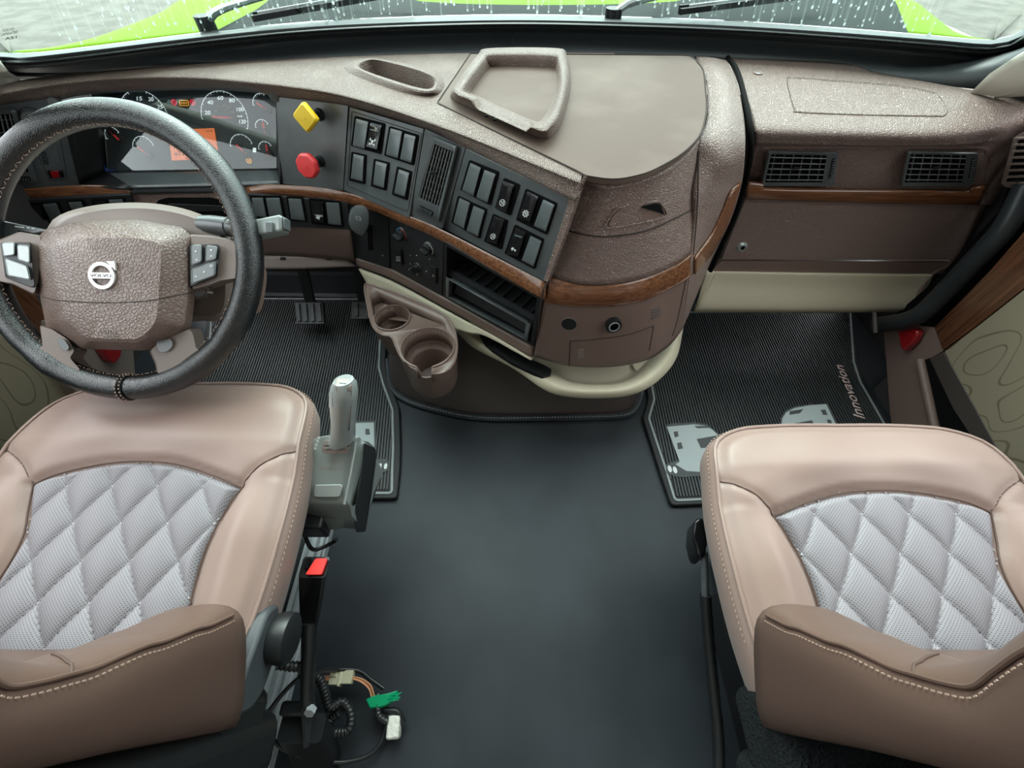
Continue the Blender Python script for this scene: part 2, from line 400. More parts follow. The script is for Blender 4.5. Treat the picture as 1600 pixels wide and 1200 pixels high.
BACK = [(-90,152),(-30,134),(40,124),(200,107),(400,95),(600,86),(800,82),(960,83),(1090,87),(1143,89),(1240,93),(1330,99),(1370,111),(1450,126),(1520,139),(1570,149),(1640,170)]
bk = resamp(TZ(BACK, .855), 90)
cw = surf('trim_1', [resamp(T([(x, y+21, z-.004) for x, y, z in GE]), 90), resamp(T([(x, y+30, z-.025) for x, y, z in GE]), 90), bk], 'cowlin', None, 90, 8, .01, False)
struct(cw)
lines = B()
for x in (762, 801): lines.tube([PZ(x, 50, .885), PZ(x+.5, 76, .868)], .0012, 6)
lines.build('trim_joint', 'seam', cw)
# pale windscreen pillars
for nm, L in (('trim_2', ([(1515,146,.86),(1532,126,.885),(1572,98,.93),(1640,58,.99),(1730,10,1.12)], [(1552,154,.86),(1605,150,.88),(1670,140,.92),(1760,110,1.0),(1860,60,1.1)])),
              ('trim_3', ([(45,140,.85),(36,126,.862),(10,110,.90),(-40,80,.96),(-100,30,1.1)], [(0,150,.85),(-20,145,.865),(-60,130,.9),(-110,110,.97),(-180,60,1.1)]))):
    sd_ = 1 if nm == 'trim_2' else -1
    a, b_ = T(L[0])+[V((sd_*1.19, .72, 1.60)), V((sd_*1.12, .52, 1.98))], T(L[1])+[V((sd_*1.24, .55, 1.60)), V((sd_*1.22, .38, 1.98))]; mid = [(p+q)/2+V((0, -.03, .01)) for p, q in zip(a, b_)]
    struct(surf(nm, [resamp(a, 44), resamp(mid, 44), resamp(b_, 44)], 'pillar', None, 44, 10, .02, False))
# bonnet outside, cowl and wipers
def hoodrow(y, wl_, wr_, z, n=40):
    out = []
    for i in range(n+1):
        u = i/n*2-1; x = (wl_ if u < 0 else wr_)*abs(u)*(-1 if u < 0 else 1)
        out.append(V((x, y, z - .10*max(0, abs(u)-.78)/.22*abs(u) + .02*(1-u*u))))
    return out
hood = thing('bonnet', 'lime green truck bonnet outside the windscreen', 'bonnet', (0, 1.9, .8))
gq = [p for p in resamp([PZ(x, y+7, .862) for x, y, z in GE[2:15]], 60)]
def hrow(y, xl, xr, z, n=60):
    return [V((xl+(xr-xl)*i/(n-1), y, z-.07*max(0, abs(2*i/(n-1)-1)-.86)/.14+.012*(1-(2*i/(n-1)-1)**2))) for i in range(n)]
surf('hood_panel', [gq, hrow(1.66, -1.22, 1.40, .862), hrow(1.9, -1.22, 1.43, .86), hrow(2.5, -1.1, 1.2, .82), hrow(3.0, -.9, .95, .70), hrow(3.15, -.85, .88, .3)], 'lime', hood, 80, 40, .01, False)
for sx in (-1, 1):
    B().tube([V((x_, y_, z_)) for x_, y_, z_ in (((-1.26,1.38,.80),(-1.25,1.66,.79),(-1.24,2.0,.78),(-1.12,2.6,.74)) if sx < 0 else ((1.31,1.48,.80),(1.43,1.67,.79),(1.46,1.95,.78),(1.25,2.6,.74)))], .02, 8).build('edge_moulding', 'pillar', hood)
cp = roundpoly(T([(320,56,.885),(400,14,.885),(470,-40,.885),(1330,-40,.885),(1400,0,.885),(1425,62,.885),(1150,60,.875),(800,52,.875),(450,60,.875),(330,66,.875)]), .03)
tag(B().prism(cp, [p-V((0, 0, .03)) for p in cp]).build('scuttle_panel', 'cowl', bevel=.004), 'black scuttle panel with water drops below the windscreen wipers', 'panel')
def wiper(name, label, piv, knee, tip, b0, b1):
    t = thing(name, label, 'wiper', PZ(*piv, .90), 'windscreen wipers')
    P = [PZ(*piv, .905), PZ(*knee, .93), PZ(*tip, .935)]
    B().tube(resamp(P, 14), [.016-.008*i/13 for i in range(14)], 8, flat=.6).build('arm', 'silver', t)
    sp_ = [P[1].lerp(P[2], .1+.8*i/60) + V((.006*cos(i*1.3), 0, .012+.006*sin(i*1.3))) for i in range(61)]
    B().tube(sp_, .0018, 5).build('spring', 'chrome', t)
    B().disc(P[0]-V((0, 0, .012)), V((1, 0, 0)), V((0, 1, 0)), .022, V((0, 0, .03)), 20).build('pivot', 'black', t)
    a, c = PZ(*b0, .925), PZ(*b1, .925)
    B().beam(a, c, V((0, 0, 1)), .012, .012).beam(a+V((0, .012, .006)), c+V((0, .012, .006)), V((0, 0, 1)), .005, .008).build('blade', 'black', t)
    B().beam(a+V((.02, -.004, .012)), c+V((0, -.004, .012)), V((0, 0, 1)), .004, .004).build('blade_rail', 'steel', t)
wiper('windscreen_wiper', 'wiper outside the windscreen, left one, in front of the gauges', (322,38), (345,15), (440,-12), (394,29), (640,-14))
wiper('windscreen_wiper', 'wiper outside the windscreen, right one, beyond the console lid', (958,26), (985,5), (1075,-14), (1062,18), (1300,-12))
dr = B(); rd = random.Random(3); tg = bvh(gl)
for i in range(420):
    x = rd.uniform(90, 1480); y = rd.uniform(-2, 70)
    p = on(tg, x, y, .001)
    if p is None: continue
    r = rd.uniform(.0012, .0034) * (1.5 if rd.random() < .1 else 1); n = ray(x, y).normalized()*-1
    ux = V((1, 0, 0)); uy = n.cross(ux).normalized()
    dr.disc(p, ux, uy*1.2, r, n*r*.6, 7, r*.4)
tag(dr.build('water_drops', 'drop'), 'rain drops scattered over the windscreen glass', 'water drops', kind='stuff')
# etched glass stamp, low in the windscreen's left corner
stamp = thing('glass_stamp', 'small faint etched stamp in the lower left corner of the windscreen', 'stamp', on(tg, 16, 60))
for i, (s, a, b_) in enumerate((('VOLVO', (4, 49), (22, 46)), ('LAMINATED', (2, 56), (28, 51)), ('AS1', (8, 62), (26, 59)))):
    L, R, U = on(tg, *a, .001), on(tg, *b_, .001), on(tg, a[0], a[1]-4, .001)
    if L and R and U: text(s, L, R, U, 'panel', stamp)

# ------------------------------------------------------------------ dashboard body
dash = thing('dashboard', 'brown grained dashboard sweeping round the driver with walnut trim', 'dashboard', (0, 1.05, .45))
r0 = [(-90,152),(40,124),(200,107),(400,95),(600,86),(800,82),(960,83)]
r1 = [(-90,160),(30,131),(200,113),(400,104),(560,106),(740,140),(940,180)]
r2 = [(-90,172),(0,145),(150,124),(300,119),(430,128),(545,146),(690,188),(909,273)]
r3 = [(-90,180),(0,153),(150,131),(300,127),(430,138),(545,155),(690,203),(912,291)]
r4 = [(-90,190),(0,164),(88,153),(150,143),(300,137),(390,140),(430,150),(545,165),(663,200),(725,229),(898,313)]
r5 = [(x, y+1) for x, y in r4]
pad = surf('top_pad', [resamp(TZ(r0, .868), 70), resamp(TZ(r1, .876), 70), resamp(TZ(r2, .876), 70), resamp(TZ(r3, .866), 70), resamp(TZ(r4, .846), 70), resamp(TZ(r5, .832), 70)], 'dashtop', dash, 140, 34, 0, False)
def loopst(L, n=56): return [resamp([PZ(x, y, z) for x, y, z in l], n, True) for l in L]
# oblong bin sunk in the pad
def zz(l, z): return [(x, y, z) for x, y in l]
bin_in = [(571,98),(585,95),(620,103),(655,113),(675,122),(679,130),(672,139),(650,136),(610,124),(575,112),(561,104)]
cutb = B().stack([resamp(TZ(bin_in, .90), 40, True), resamp(TZ(bin_in, .80), 40, True)]).build('cutter', 'void')
cut(pad, cutb)
bin_out = [(562,95),(585,91),(625,99),(665,111),(684,122),(687,133),(676,145),(645,142),(600,128),(562,113),(550,104)]
bin_lo = [(545,97),(575,91),(625,97),(672,108),(690,121),(694,136),(680,149),(640,147),(590,132),(548,116),(537,106)]
def inset(L, k): c = sum(L, V())/len(L); return [c+(p-c)*k for p in L]
bi = [V(p) for p in resamp(TZ(bin_in, .884), 56, True)]
def drop(L, z): return [V((p.x, p.y, z)) for p in L]
st = [resamp(TZ(bin_lo, .8765), 56, True), resamp(TZ(bin_out, .884), 56, True), resamp(TZ([( (a[0]*.5+b_[0]*.5), (a[1]*.5+b_[1]*.5)) for a, b_ in zip(bin_out, bin_in)], .887), 56, True), bi, drop(inset(bi, .98), .86), drop(inset(bi, .9), .825)]
B().stack(st, False, True).build('storage_bin', 'dashtop', dash, ang=50, face=False)
# instrument hood lip
P = resamp(TZ([(84,158),(90,149),(150,139),(300,133),(388,136),(420,141),(430,152)], .845), 50)
B().tube([p-V((0, .004, 0)) for p in P], .0085, 10).build('hood_lip', 'panel', dash)
# planes of the face
def PT4(a): return Pl(T(a))
plVL = PT4([(0,163,.845),(88,153,.845),(122,288,.665),(0,297,.665)])
plK = PT4([(430,150,.845),(545,163,.845),(537,298,.665),(437,288,.665)])
plA = PT4([(545,165,.845),(663,200,.845),(640,343,.665),(537,298,.665)])
plV = PT4([(663,200,.845),(727,232,.845),(692,357,.665),(640,343,.665)])
plB = PT4([(727,230,.845),(890,310,.845),(852,441,.665),(692,358,.665)])
b1 = [p+V((0, .022, 0)) for p in resamp(TZ([(545,166),(663,202),(725,231),(892,312),(905,298)], .846), 40)]
b2 = [p+V((0, .022, 0)) for p in resamp(TZ([(535,300),(640,337),(690,359),(850,443),(853,446)], .655), 40)]
surf('face_panel', [b1, b2], 'dash', dash, 40, 6, .01, False)
plate('left_vent_panel', plVL, [(-70,172),(88,153),(97,165),(125,289),(-70,303)], 'panel', dash, 0, .012, .002)
plate('side_border', plB, [(893,300),(912,275),(903,305),(884,362),(855,441),(849,438)], 'dash', dash, .002, .01, .001)
# cluster surround: dark side wall and sill
cl_f = [PZ(97,168,.84), PZ(125,289,.667)]; cl_b = [PY(158,160,1.18), PY(168,268,1.105)]
surf('cluster_side_wall', [cl_f, cl_b], 'black', dash, 10, 6, .004)
surf('cluster_side_wall', [[PZ(431,152,.84), PZ(438,288,.667)], [PY(431,160,1.18), PY(432,262,1.105)]], 'black', dash, 10, 6, .004)
surf('cluster_hood_underside', [resamp(TZ([(88,154),(150,143),(300,137),(390,140),(430,150)], .842), 20), resamp([PY(140,140,1.20), PY(430,140,1.20)], 20)], 'black', dash, 20, 5, .004)
surf('cluster_sill', [[PY(165,267,1.105), PY(432,262,1.105)], [PZ(205,292,.667), PZ(438,287,.667)]], 'panel', dash, 20, 6, .006)
surf('cluster_sill_front', [[PZ(203,291,.667), PZ(438,286,.667)], [PZ(205,303,.645), PZ(436,300,.645)]], 'panel', dash, 20, 4, .006)
surf('cluster_sill_side', [[PY(165,267,1.105), PZ(125,289,.667)], [PZ(205,292,.667), PZ(203,296,.66)]], 'black', dash, 12, 4, .006)
# knee section below the trim
def ladder(name, a, b_, m, n=40, nv=6, t=.01, **k): return surf(name, [resamp(T(a), n), resamp(T(b_), n)], m, dash, n, nv, t, False, **k)
pLL = PT4([(22,314,.648),(203,304,.648),(217,345,.575),(40,355,.575)])
pLR = PT4([(390,303,.648),(543,316,.648),(546,357,.575),(392,350,.575)])
kn = plate('knee_panel', PT4([(205,304,.643),(392,301,.643),(392,360,.55),(218,360,.55)]), [(203,303),(392,300),(393,372),(215,372)], 'dash', dash, -.004, .008, .001)
pk = PT4([(205,304,.643),(392,301,.643),(392,360,.55),(218,360,.55)])
plate('knee_opening', pk, [(232,338),(247,313),(262,309),(330,309),(345,313),(358,332),(350,352),(240,352)], 'void', dash, -.001, .003, .003)
plate('cross_tube', pk, [(262,318),(350,322),(352,330),(262,332)], 'black', dash, .002, .01, .004)
plate('left_end_bracket', pLL, [(-2,316),(22,314),(60,358),(38,358),(12,330)], 'dash', dash, .001, .012, .001)
surf('knee_roll', [resamp(T([(392,349,.578),(470,351,.578),(546,358,.575)]), 30), resamp(T([(392,362,.55),(470,364,.55),(548,372,.55)]), 30), resamp(T([(395,398,.47),(470,400,.47),(553,408,.465)]), 30)], 'smooth_brown', dash, 30, 12, .008, False)
surf('knee_underside', [resamp(T([(400,399,.468),(470,400,.468),(530,398,.468)]), 20), resamp(T([(405,420,.44),(470,420,.44),(556,416,.445)]), 20)], 'taupe', dash, 20, 6, .006, False)
for x in (443, 514): 
    c = PZ(x, 403, .462); B().disc(c, V((1, 0, 0)), V((0, .5, -.85)), .008, V((0, -.006, -.002)), 14).build('screw_cap', 'black', dash)
# lower edge of the centre
ladder('lower_border', [(553,402,.475),(612,420,.475),(690,463,.475),(766,506,.475),(833,541,.475)], [(558,416,.45),(612,436,.45),(690,478,.45),(760,517,.45),(829,558,.45)], 'smooth_brown', 50, 4, .02)
ladder('cream_lower_panel', [(560,420,.449),(612,440,.449),(690,482,.449),(760,520,.449),(829,560,.449)], [(580,456,.40),(630,484,.40),(680,506,.41),(730,520,.43),(760,526,.44),(829,563,.445)], 'cream', 50, 6, .01)
# bulging console front
q1 = T([(912,274,.866),(935,281,.866),(960,283,.866),(1000,275,.866),(1040,258,.866),(1070,235,.866),(1090,212,.866)])
q2 = T([(911,284,.86),(935,292,.86),(960,294,.86),(1003,285,.86),(1045,267,.86),(1076,243,.86),(1093,222,.86)])
q3 = T([(906,302,.835),(933,311,.835),(960,313,.835),(1005,303,.835),(1047,284,.835),(1078,258,.835),(1092,242,.835)])
q4 = T([(858,432,.675),(905,445,.675),(958,445,.675),(1010,434,.675),(1050,417,.675),(1070,404,.675),(1081,395,.675)])
q5 = T([(851,470,.625),(900,477,.625),(958,476,.625),(1010,466,.625),(1050,447,.625),(1070,436,.625),(1080,428,.625)])
q6 = T([(834,557,.45),(890,572,.45),(958,573,.45),(1010,563,.45),(1040,545,.45),(1055,530,.45),(1066,515,.45)])
bul = surf('console_front', [resamp(q, 40) for q in (q1, q2, q3, q4)], 'dash', dash, 60, 40, .012, False)
bul2 = surf('console_lower_front', [resamp(q, 40) for q in (q4, q5, q6)], 'smooth_brown', dash, 60, 30, .012, False)
e1 = T([(1088,88,.866),(1103,125,.866),(1105,180,.866),(1092,218,.86),(1090,246,.835),(1087,300,.79),(1085,350,.73),(1080,397,.675),(1077,430,.628),(1066,515,.45)])
e2 = T([(1112,90,.872),(1130,125,.878),(1137,185,.874),(1133,240,.845),(1127,290,.785),(1115,340,.72),(1102,385,.655),(1095,420,.60),(1075,495,.46)])
e3 = T([(1135,94,.866),(1152,130,.868),(1163,190,.86),(1164,240,.83),(1158,290,.75),(1143,340,.68),(1122,385,.60),(1108,415,.55),(1085,470,.46)])
side = surf('console_side', [resamp(e, 60) for e in (e1, e2, e3)], 'dash', dash, 90, 20, .012, False)
# storage lid with raised tray
lidp = TZ([(735,83),(1080,86),(1100,108),(1106,170),(1096,212),(1062,244),(1010,271),(960,281),(915,274),(905,268),(683,160)], .8785)
lidp = [V((p.x, p.y, .8775)) for p in lidp]
lidt = roundpoly(lidp, [.004,.02,.03,.05,.06,.06,.06,.05,.01,.006,.006], 5)
lid = B().prism(lidt, [p-V((0, 0, .010)) for p in lidt]).build('console_lid', 'lid', dash, bevel=.002)
B().tube([p+V((0, 0, .0006)) for p in roundpoly(lidp, [.004,.02,.03,.05,.06,.06,.06,.05,.01,.006,.006], 8)], .0011, 6, True).build('lid_gap', 'seam', dash)
to = [(707,140),(745,88),(765,78),(870,78),(886,88),(892,130),(880,185),(862,212),(845,216),(790,192),(730,166),(708,155)]
tm = [(716,138),(751,90),(768,81),(866,81),(880,90),(884,130),(872,180),(856,203),(843,206),(790,183),(735,158),(716,150)]
tn = [(724,137),(756,94),(770,86),(862,87),(873,94),(877,130),(866,172),(850,194),(838,196),(790,175),(742,154),(725,146)]
ti = [(738,140),(765,105),(773,104),(858,106),(868,110),(870,130),(860,165),(846,186),(836,189),(790,170),(750,151),(740,146)]
def rimz(L):
    a, b_ = PZ(737,160,.90), PZ(830,201,.90); e = b_-a; out = []
    for p in L:
        t_ = (p-a).dot(e)/e.length_squared; dd = abs((p-a-e*t_).length) if 0 < t_ < 1 else 9
        k = max(0, min(1, t_/.07))*max(0, min(1, (1-t_)/.07)) if 0 < t_ < 1 and dd < .035 else 0
        out.append(V((p.x, p.y, p.z-(p.z-.889)*.75*k if p.z > .889 else p.z)))
    return out
def LZ(l_, z): return resamp(TZ(l_, z), 96, True)
A1, A2, A3, A4 = LZ(to, .8785), LZ(tm, .902), LZ(tn, .903), LZ(ti, .8805)
def mixl(a, b_, t_, z): return [V((p.x+(q.x-p.x)*t_, p.y+(q.y-p.y)*t_, z)) for p, q in zip(a, b_)]
ls = [A1, mixl(A1, A2, .18, .886), mixl(A1, A2, .55, .897), mixl(A1, A2, .9, .9025), mixl(A2, A3, .3, .9045), mixl(A2, A3, .75, .9045), mixl(A3, A4, .1, .902), mixl(A3, A4, .5, .891), mixl(A3, A4, .85, .883), A4]
B().stack([rimz(l_) for l_ in ls], False, False).build('console_tray', 'dashtop', dash, ang=80)
B().prism(inset(A4, 1.02), [p-V((0, 0, .001)) for p in A4]).build('console_tray_floor', 'lid', dash)
for x, y in ((760,181),(773,187)):
    B().box(PZ(x, y, .8935), (.006, .004, .003)).build('rubber_stop', 'void', dash)
# drawer grip, seams
gt = bvh(bul)
def onpoly(tree, pix, h): return [on(tree, x, y, h) for x, y in pix]
gp = roundpoly(onpoly(gt, [(950,354),(956,338),(970,326),(1022,317),(1030,320),(1037,336),(1000,346)], .0015), .004)
B().prism(gp, [p+V((0, .01, 0)) for p in gp]).build('drawer_grip', 'smooth_brown', dash, bevel=.0008)
gp = roundpoly(onpoly(gt, [(1000,323),(1022,318),(1030,321),(1036,335),(1026,331)], .0035), .003)
B().prism(gp, [p+V((0, .006, 0)) for p in gp]).build('drawer_grip_shadow_gap', 'void', dash)
gp = resamp(onpoly(gt, [(948,356),(954,338),(968,324),(1022,315),(1032,318),(1040,337),(1000,348)], .0005), 50, True)
B().tube(gp, .0022, 6, True).build('drawer_grip_rim', 'dash', dash)
line_on(bul, [(887,360),(920,368),(960,369),(1010,360),(1050,343),(1086,325)], 'drawer_seam', 'seam', dash, .0016)
line_on(side, [(1090,228),(1091,260),(1089,330),(1083,398)], 'console_seam', 'seam', dash, .0016)
for L in ([(889,572),(890,552),(891,533)], [(891,533),(930,530),(980,523),(1021,509)], [(1021,509),(1018,528),(1014,548)]): line_on(bul2, L, 'drawer_seam', 'seam', dash, .0012, n=40)
line_on(bul2, [(1072,436),(1058,500),(1050,525)], 'console_seam', 'seam', dash, .0014)
sm = [PZ(909,287,.856), PZ(907,300,.840), PZ(886,362,.76), PZ(855,442,.672), PZ(848,458,.655), PZ(836,552,.455)]
B().tube(resamp(sm, 40), .0017, 6).build('console_seam', 'seam', dash)
# lower console furniture
t2 = bvh(bul2)
def frame_at(tree, x, y):
    d = ray(x, y).normalized(); l, n, i, q = tree.ray_cast(CC, d)
    if n.dot(d) > 0: n = -n
    ux = (V((1, 0, 0))-n*n.x).normalized(); uy = n.cross(ux); uy = uy if uy.z > 0 else -uy
    return l, n, ux, uy
l, n, ux, uy = frame_at(t2, 889, 506); B().disc(l, ux, uy, .0165, n*.0015, 28).build('blanking_plug', 'black', dash)
B().ring(l, ux, uy, .0160, .0172, n*.002).build('blanking_plug_ring', 'taupe', dash)
l, n, ux, uy = frame_at(t2, 957, 505)
sk = B().ring(l, ux, uy, .0105, .0165, n*.012).build('power_socket', 'black', dash); B().disc(l, ux, uy, .0105, n*.004, 24).build('socket_hole', 'void', sk)
B().ring(l+n*.012, ux, uy, .0095, .0115, n*.002).build('socket_rim', 'silver', sk)
for k in range(4):
    a, b_ = on(t2, 1017, 483+k*4.4+1.5, .001), on(t2, 1031, 479+k*4.4, .001); B().tube([a, b_], .0011, 6).build('speaker_slot', 'black', dash)
lp = roundpoly(onpoly(t2, [(903,546),(913,545),(913,558),(903,560)], .001), .002); B().prism(lp, [p+V((0, .003, 0)) for p in lp]).build('drawer_catch', 'taupe', dash, bevel=.0005)
# walnut trim strips
def band(name, top_, bot_, m, h=.005, n=60, mid=.004):
    a, c = resamp(T(top_), n), resamp(T(bot_), n); L = []
    out = [(-(ray(0, 0)*0) + (CC-(p+q)/2)) for p, q in zip(a, c)]
    for p, q, o in zip(a, c, out):
        d = V((o.x, o.y, 0)).normalized(); L.append((p+d*h*.2, p+d*h, (p+q)/2+d*(h+mid), q+d*h, q+d*h*.2))
    return surf(name, [[x[i] for x in L] for i in range(5)], m, dash, n, 14, .004, False)
band('wood_trim', [(-70,305,.668),(0,298,.668),(125,289,.668),(203,291,.66)], [(-70,323,.64),(0,315,.64),(125,308,.64),(203,304,.643)], 'wood')
band('wood_trim', [(384,290,.66),(437,288,.668),(537,299,.668),(640,337,.668),(692,359,.668),(853,441,.668)], [(384,302,.645),(437,303,.645),(543,316,.643),(635,350,.643),(692,376,.643),(850,466,.638)], 'wood')
def bandpts(name, a, c, m, h, mid, n=60):
    a, c = resamp(a, n), resamp(c, n); L = []
    for p, q in zip(a, c):
        d = V((CC.x-p.x, CC.y-p.y, 0)).normalized(); L.append((p, p+d*h, (p+q)/2+d*(h+mid), q+d*h, q))
    return surf(name, [[x[i] for x in L] for i in range(5)], m, dash, n, 14, .004, False)
bandpts('wood_trim', q4, q5, 'wood', .005, .005)
sb = bvh(side)
def onrow(pix, h): return [p for p in (on(sb, x, y, h) for x, y in pix) if p]
A_ = resamp(onrow([(1083,403),(1108,368),(1127,330),(1140,298),(1155,284)], .005), 30); C_ = resamp(onrow([(1083,428),(1112,392),(1134,350),(1146,315),(1157,300)], .005), 30)
if len(A_) == 30: surf('wood_trim', [A_, C_], 'wood', dash, 30, 6, .005, False)
# ------------------------------------------------------------------ passenger side of the dashboard
pd = thing('passenger_dashboard', 'brown grained dashboard section with airbag cover on the passenger side', 'dashboard', (.95, 1.05, .5))
R_ = [([(1143,91),(1240,95),(1330,101),(1368,113),(1450,128),(1520,141),(1570,150),(1640,168)], .858),
      ([(1158,125),(1240,127),(1330,130),(1400,138),(1480,150),(1545,160),(1590,168),(1650,183)], .862),
      ([(1180,192),(1260,195),(1350,198),(1430,201),(1500,200),(1560,195),(1600,192),(1660,205)], .846),
      ([(1180,221),(1260,223),(1350,225),(1430,226),(1500,224),(1560,216),(1605,212),(1665,225)], .815)]
rr = [resamp(TZ(a, z), 60) for a, z in R_]
rr.append(resamp(T([(1178,234,.785),(1260,235,.785),(1350,236,.785),(1430,236,.785),(1520,236,.785),(1560,234,.780),(1600,240,.765),(1655,262,.75)]), 60))
rr.append(resamp(T([(1166,284,.70),(1260,286,.70),(1350,287,.70),(1430,288,.70),(1520,289,.70),(1545,290,.695),(1580,292,.67),(1640,310,.64)]), 60))
rr.append(resamp(T([(1163,318,.655),(1260,319,.655),(1350,320,.655),(1430,321,.655),(1520,322,.655),(1530,322,.653),(1565,322,.62),(1620,340,.58)]), 60))
pp = surf('top_moulding', rr, 'dash', pd, 110, 70, .012, False)
pG = Pl([PY(1163,316,.985), PY(1530,320,.985), PY(1490,408,.97), PY(1128,408,.97)])
gb = plate('glovebox_door', pG, [(1163,316),(1531,320),(1491,407),(1127,406)], 'dash', pd, 0, .014, [.003,.004,.02,.004], .002)
plate('lower_strip', pG, [(1127,408),(1490,409),(1476,428),(1112,424)], 'smooth_brown', pd, -.003, .014, .001)
l = pG.at(1159, 386); 
B().disc(l, pG.ux, pG.uy, .0135, pG.n*.006, 24, .009).build('lock', 'silver', gb); B().disc(l+pG.n*.006+pG.uy*.001, pG.ux, pG.uy, .0055, pG.n*.001, 16).build('keyhole', 'void', gb)
surf('cream_kick_panel', [resamp([PY(1112,425,.964), PY(1300,428,.964), PY(1457,430,.964)], 30), resamp([PY(1104,445,.955), PY(1290,450,.955), PY(1447,452,.955)], 30),
     resamp([PY(1088,480,.93), PY(1270,482,.93), PY(1420,481,.93)], 30), resamp([PY(1084,488,.945), PY(1270,489,.945), PY(1405,487,.945)], 30)], 'cream', pd, 40, 24, .012, False)
surf('cream_corner', [[PY(1103,424,.955), PY(1085,487,.925)], [PY(1117,425,.953), PY(1093,476,.925)]], 'cream', pd, 12, 5, .01)
surf('end_cheek', [resamp([PY(1531,321,.985), PY(1491,407,.97), PY(1457,430,.964), PY(1425,480,.93), PY(1405,488,.94)], 24), resamp([PY(1552,318,1.05), PY(1508,405,1.06), PY(1470,440,1.07), PY(1440,474,1.07), PY(1410,488,1.07)], 24)], 'smooth_brown', pd, 24, 8, .01, False)
# recess line, airbag outline, screw, gap
line_on(pp, [(1230,126),(1242,122),(1300,126),(1400,134),(1455,144),(1466,150),(1479,172),(1476,181),(1460,182),(1350,180),(1250,176),(1241,170)], 'airbag_outline', 'seam', pd, .0011, closed=True, n=120)
line_on(pp, [(1231,127),(1243,123),(1300,127),(1400,135),(1455,145),(1465,151),(1478,172),(1475,180),(1460,181),(1350,179),(1250,175),(1242,169)], 'airbag_ridge', 'dash', pd, .0022, -.0008, closed=True, n=120)
tp = bvh(pp)
l, n, ux, uy = frame_at(tp, 1184, 115)
B().ring(l, ux, uy, .006, .0105, n*.002).build('screw_hole', 'smooth_brown', pd); B().disc(l, ux, uy, .006, n*.001, 18).build('screw', 'steel', pd)
gapl = T([(1137,90,.862),(1152,112,.862),(1165,160,.856),(1172,200,.842),(1173,240,.80),(1164,290,.715),(1148,340,.64),(1124,392,.55),(1110,424,.49)])
B().tube(resamp(gapl, 50), .0055, 8).build('edge_gap', 'void', pd)
line_on(pp, [(1196,300),(1190,236),(1200,231),(1300,230),(1430,230),(1528,231),(1540,238),(1545,250),(1538,285)], 'recess_edge', 'smooth_brown', pd, .0028, -.0005, n=90)
def prow(L, y): return resamp([PY(x_, y_, y) for x_, y_ in L], 60)
surf('wood_trim', [prow([(1168,282),(1192,284),(1202,291),(1350,294),(1502,296),(1514,292),(1522,289),(1540,288)], .982), prow([(1168,285),(1192,288),(1202,295),(1350,298),(1502,300),(1516,298),(1526,294),(1540,292)], .972),
     prow([(1166,298),(1260,303),(1350,306),(1430,308),(1535,308)], .970), prow([(1164,311),(1260,315),(1350,317),(1430,319),(1530,320)], .976)], 'wood', pd, 60, 12, .006, False)

# ------------------------------------------------------------------ air vents
def louvre(t, pl, q_out, q_in, nlong, ncross, along, tab=None):
    """q_out, q_in: four corners (tl, tr, br, bl); along: 'h' keeps the long blades horizontal"""
    oo = roundpoly([pl.at(x, y, 0) for x, y in q_out], .007, 5); o2 = roundpoly([pl.at(x, y, .008) for x, y in q_out], .007, 5)
    cc = sum(o2, V())/len(o2); o3 = [cc+(p-cc)*.965+pl.n*.003 for p in o2]
    i3 = roundpoly([pl.at(x, y, .010) for x, y in q_in], .004, 5); i0 = roundpoly([pl.at(x, y, .0005) for x, y in q_in], .004, 5)
    B().stack([oo, o2, o3, i3, i0], False, False).build('vent_frame', 'panel', t, ang=50)
    bk = roundpoly([pl.at(x, y, .0008) for x, y in q_in], .004, 5); B().prism(bk, [p-pl.n*.002 for p in bk]).build('vent_duct', 'void', t)
    c = [pl.at(x, y, .0075) for x, y in q_in]
    def bl(u, v): return c[0].lerp(c[1], u).lerp(c[3].lerp(c[2], u), v)
    for k in range(ncross):
        s = (k+.5)/ncross
        a, b_ = (bl(s, .01), bl(s, .99)) if along == 'h' else (bl(.01, s), bl(.99, s))
        B().beam(a-pl.n*.004, b_-pl.n*.004, pl.n, .0011, .004).build('cross_blade', 'blade', t)
    for k in range(nlong):
        s = (k+.5)/nlong
        a, b_ = (bl(.005, s), bl(.995, s)) if along == 'h' else (bl(s, .005), bl(s, .995))
        B().beam(a, b_, (pl.n + pl.uy*.5).normalized() if along == 'h' else (pl.n+pl.ux*.3).normalized(), .0016, .006).build('blade', 'blade', t)
    if tab:
        a = pl.at(*tab, .012); B().box(a, (.012, .006, .005)).build('vent_tab', 'black', t)
def thumb(t, pl, q, n=9, horiz=False):
    c = [pl.at(x, y, .012) for x, y in q]; rp_ = roundpoly(c, .004, 5); B().prism(rp_, [p-pl.n*.003 for p in rp_]).build('thumbwheel_slot', 'void', t)
    w_ = B()
    for k in range(n):
        s = (k+.5)/n
        a, b_ = (c[0].lerp(c[1], s), c[3].lerp(c[2], s)) if horiz else (c[0].lerp(c[3], s), c[1].lerp(c[2], s))
        m_ = (a+b_)/2; a, b_ = m_+(a-m_)*.7, m_+(b_-m_)*.7; w_.beam(a+pl.n*.001, b_+pl.n*.001, pl.n, .0016, .003)
    w_.build('thumbwheel', 'key', t)
pPV = Pl([PZ(1200,236,.785), PZ(1520,237,.785), PZ(1520,291,.70), PZ(1200,289,.70)])
def pvent(label, x0, x1, dx=0):
    t = thing('air_vent', label, 'air vent', pPV.at((x0+x1)/2, 263), 'passenger side air vents')
    louvre(t, pPV, [(x0+6,236),(x1,238),(x1-8,290),(x0-6,290)], [(x0+11,241),(x1-19,243),(x1-26,285),(x0+1,285)], 5, 6, 'h', ((x0+x1)/2-8,262))
    thumb(t, pPV, [(x1-10,248),(x1-5,248),(x1-11,280),(x1-16,280)])
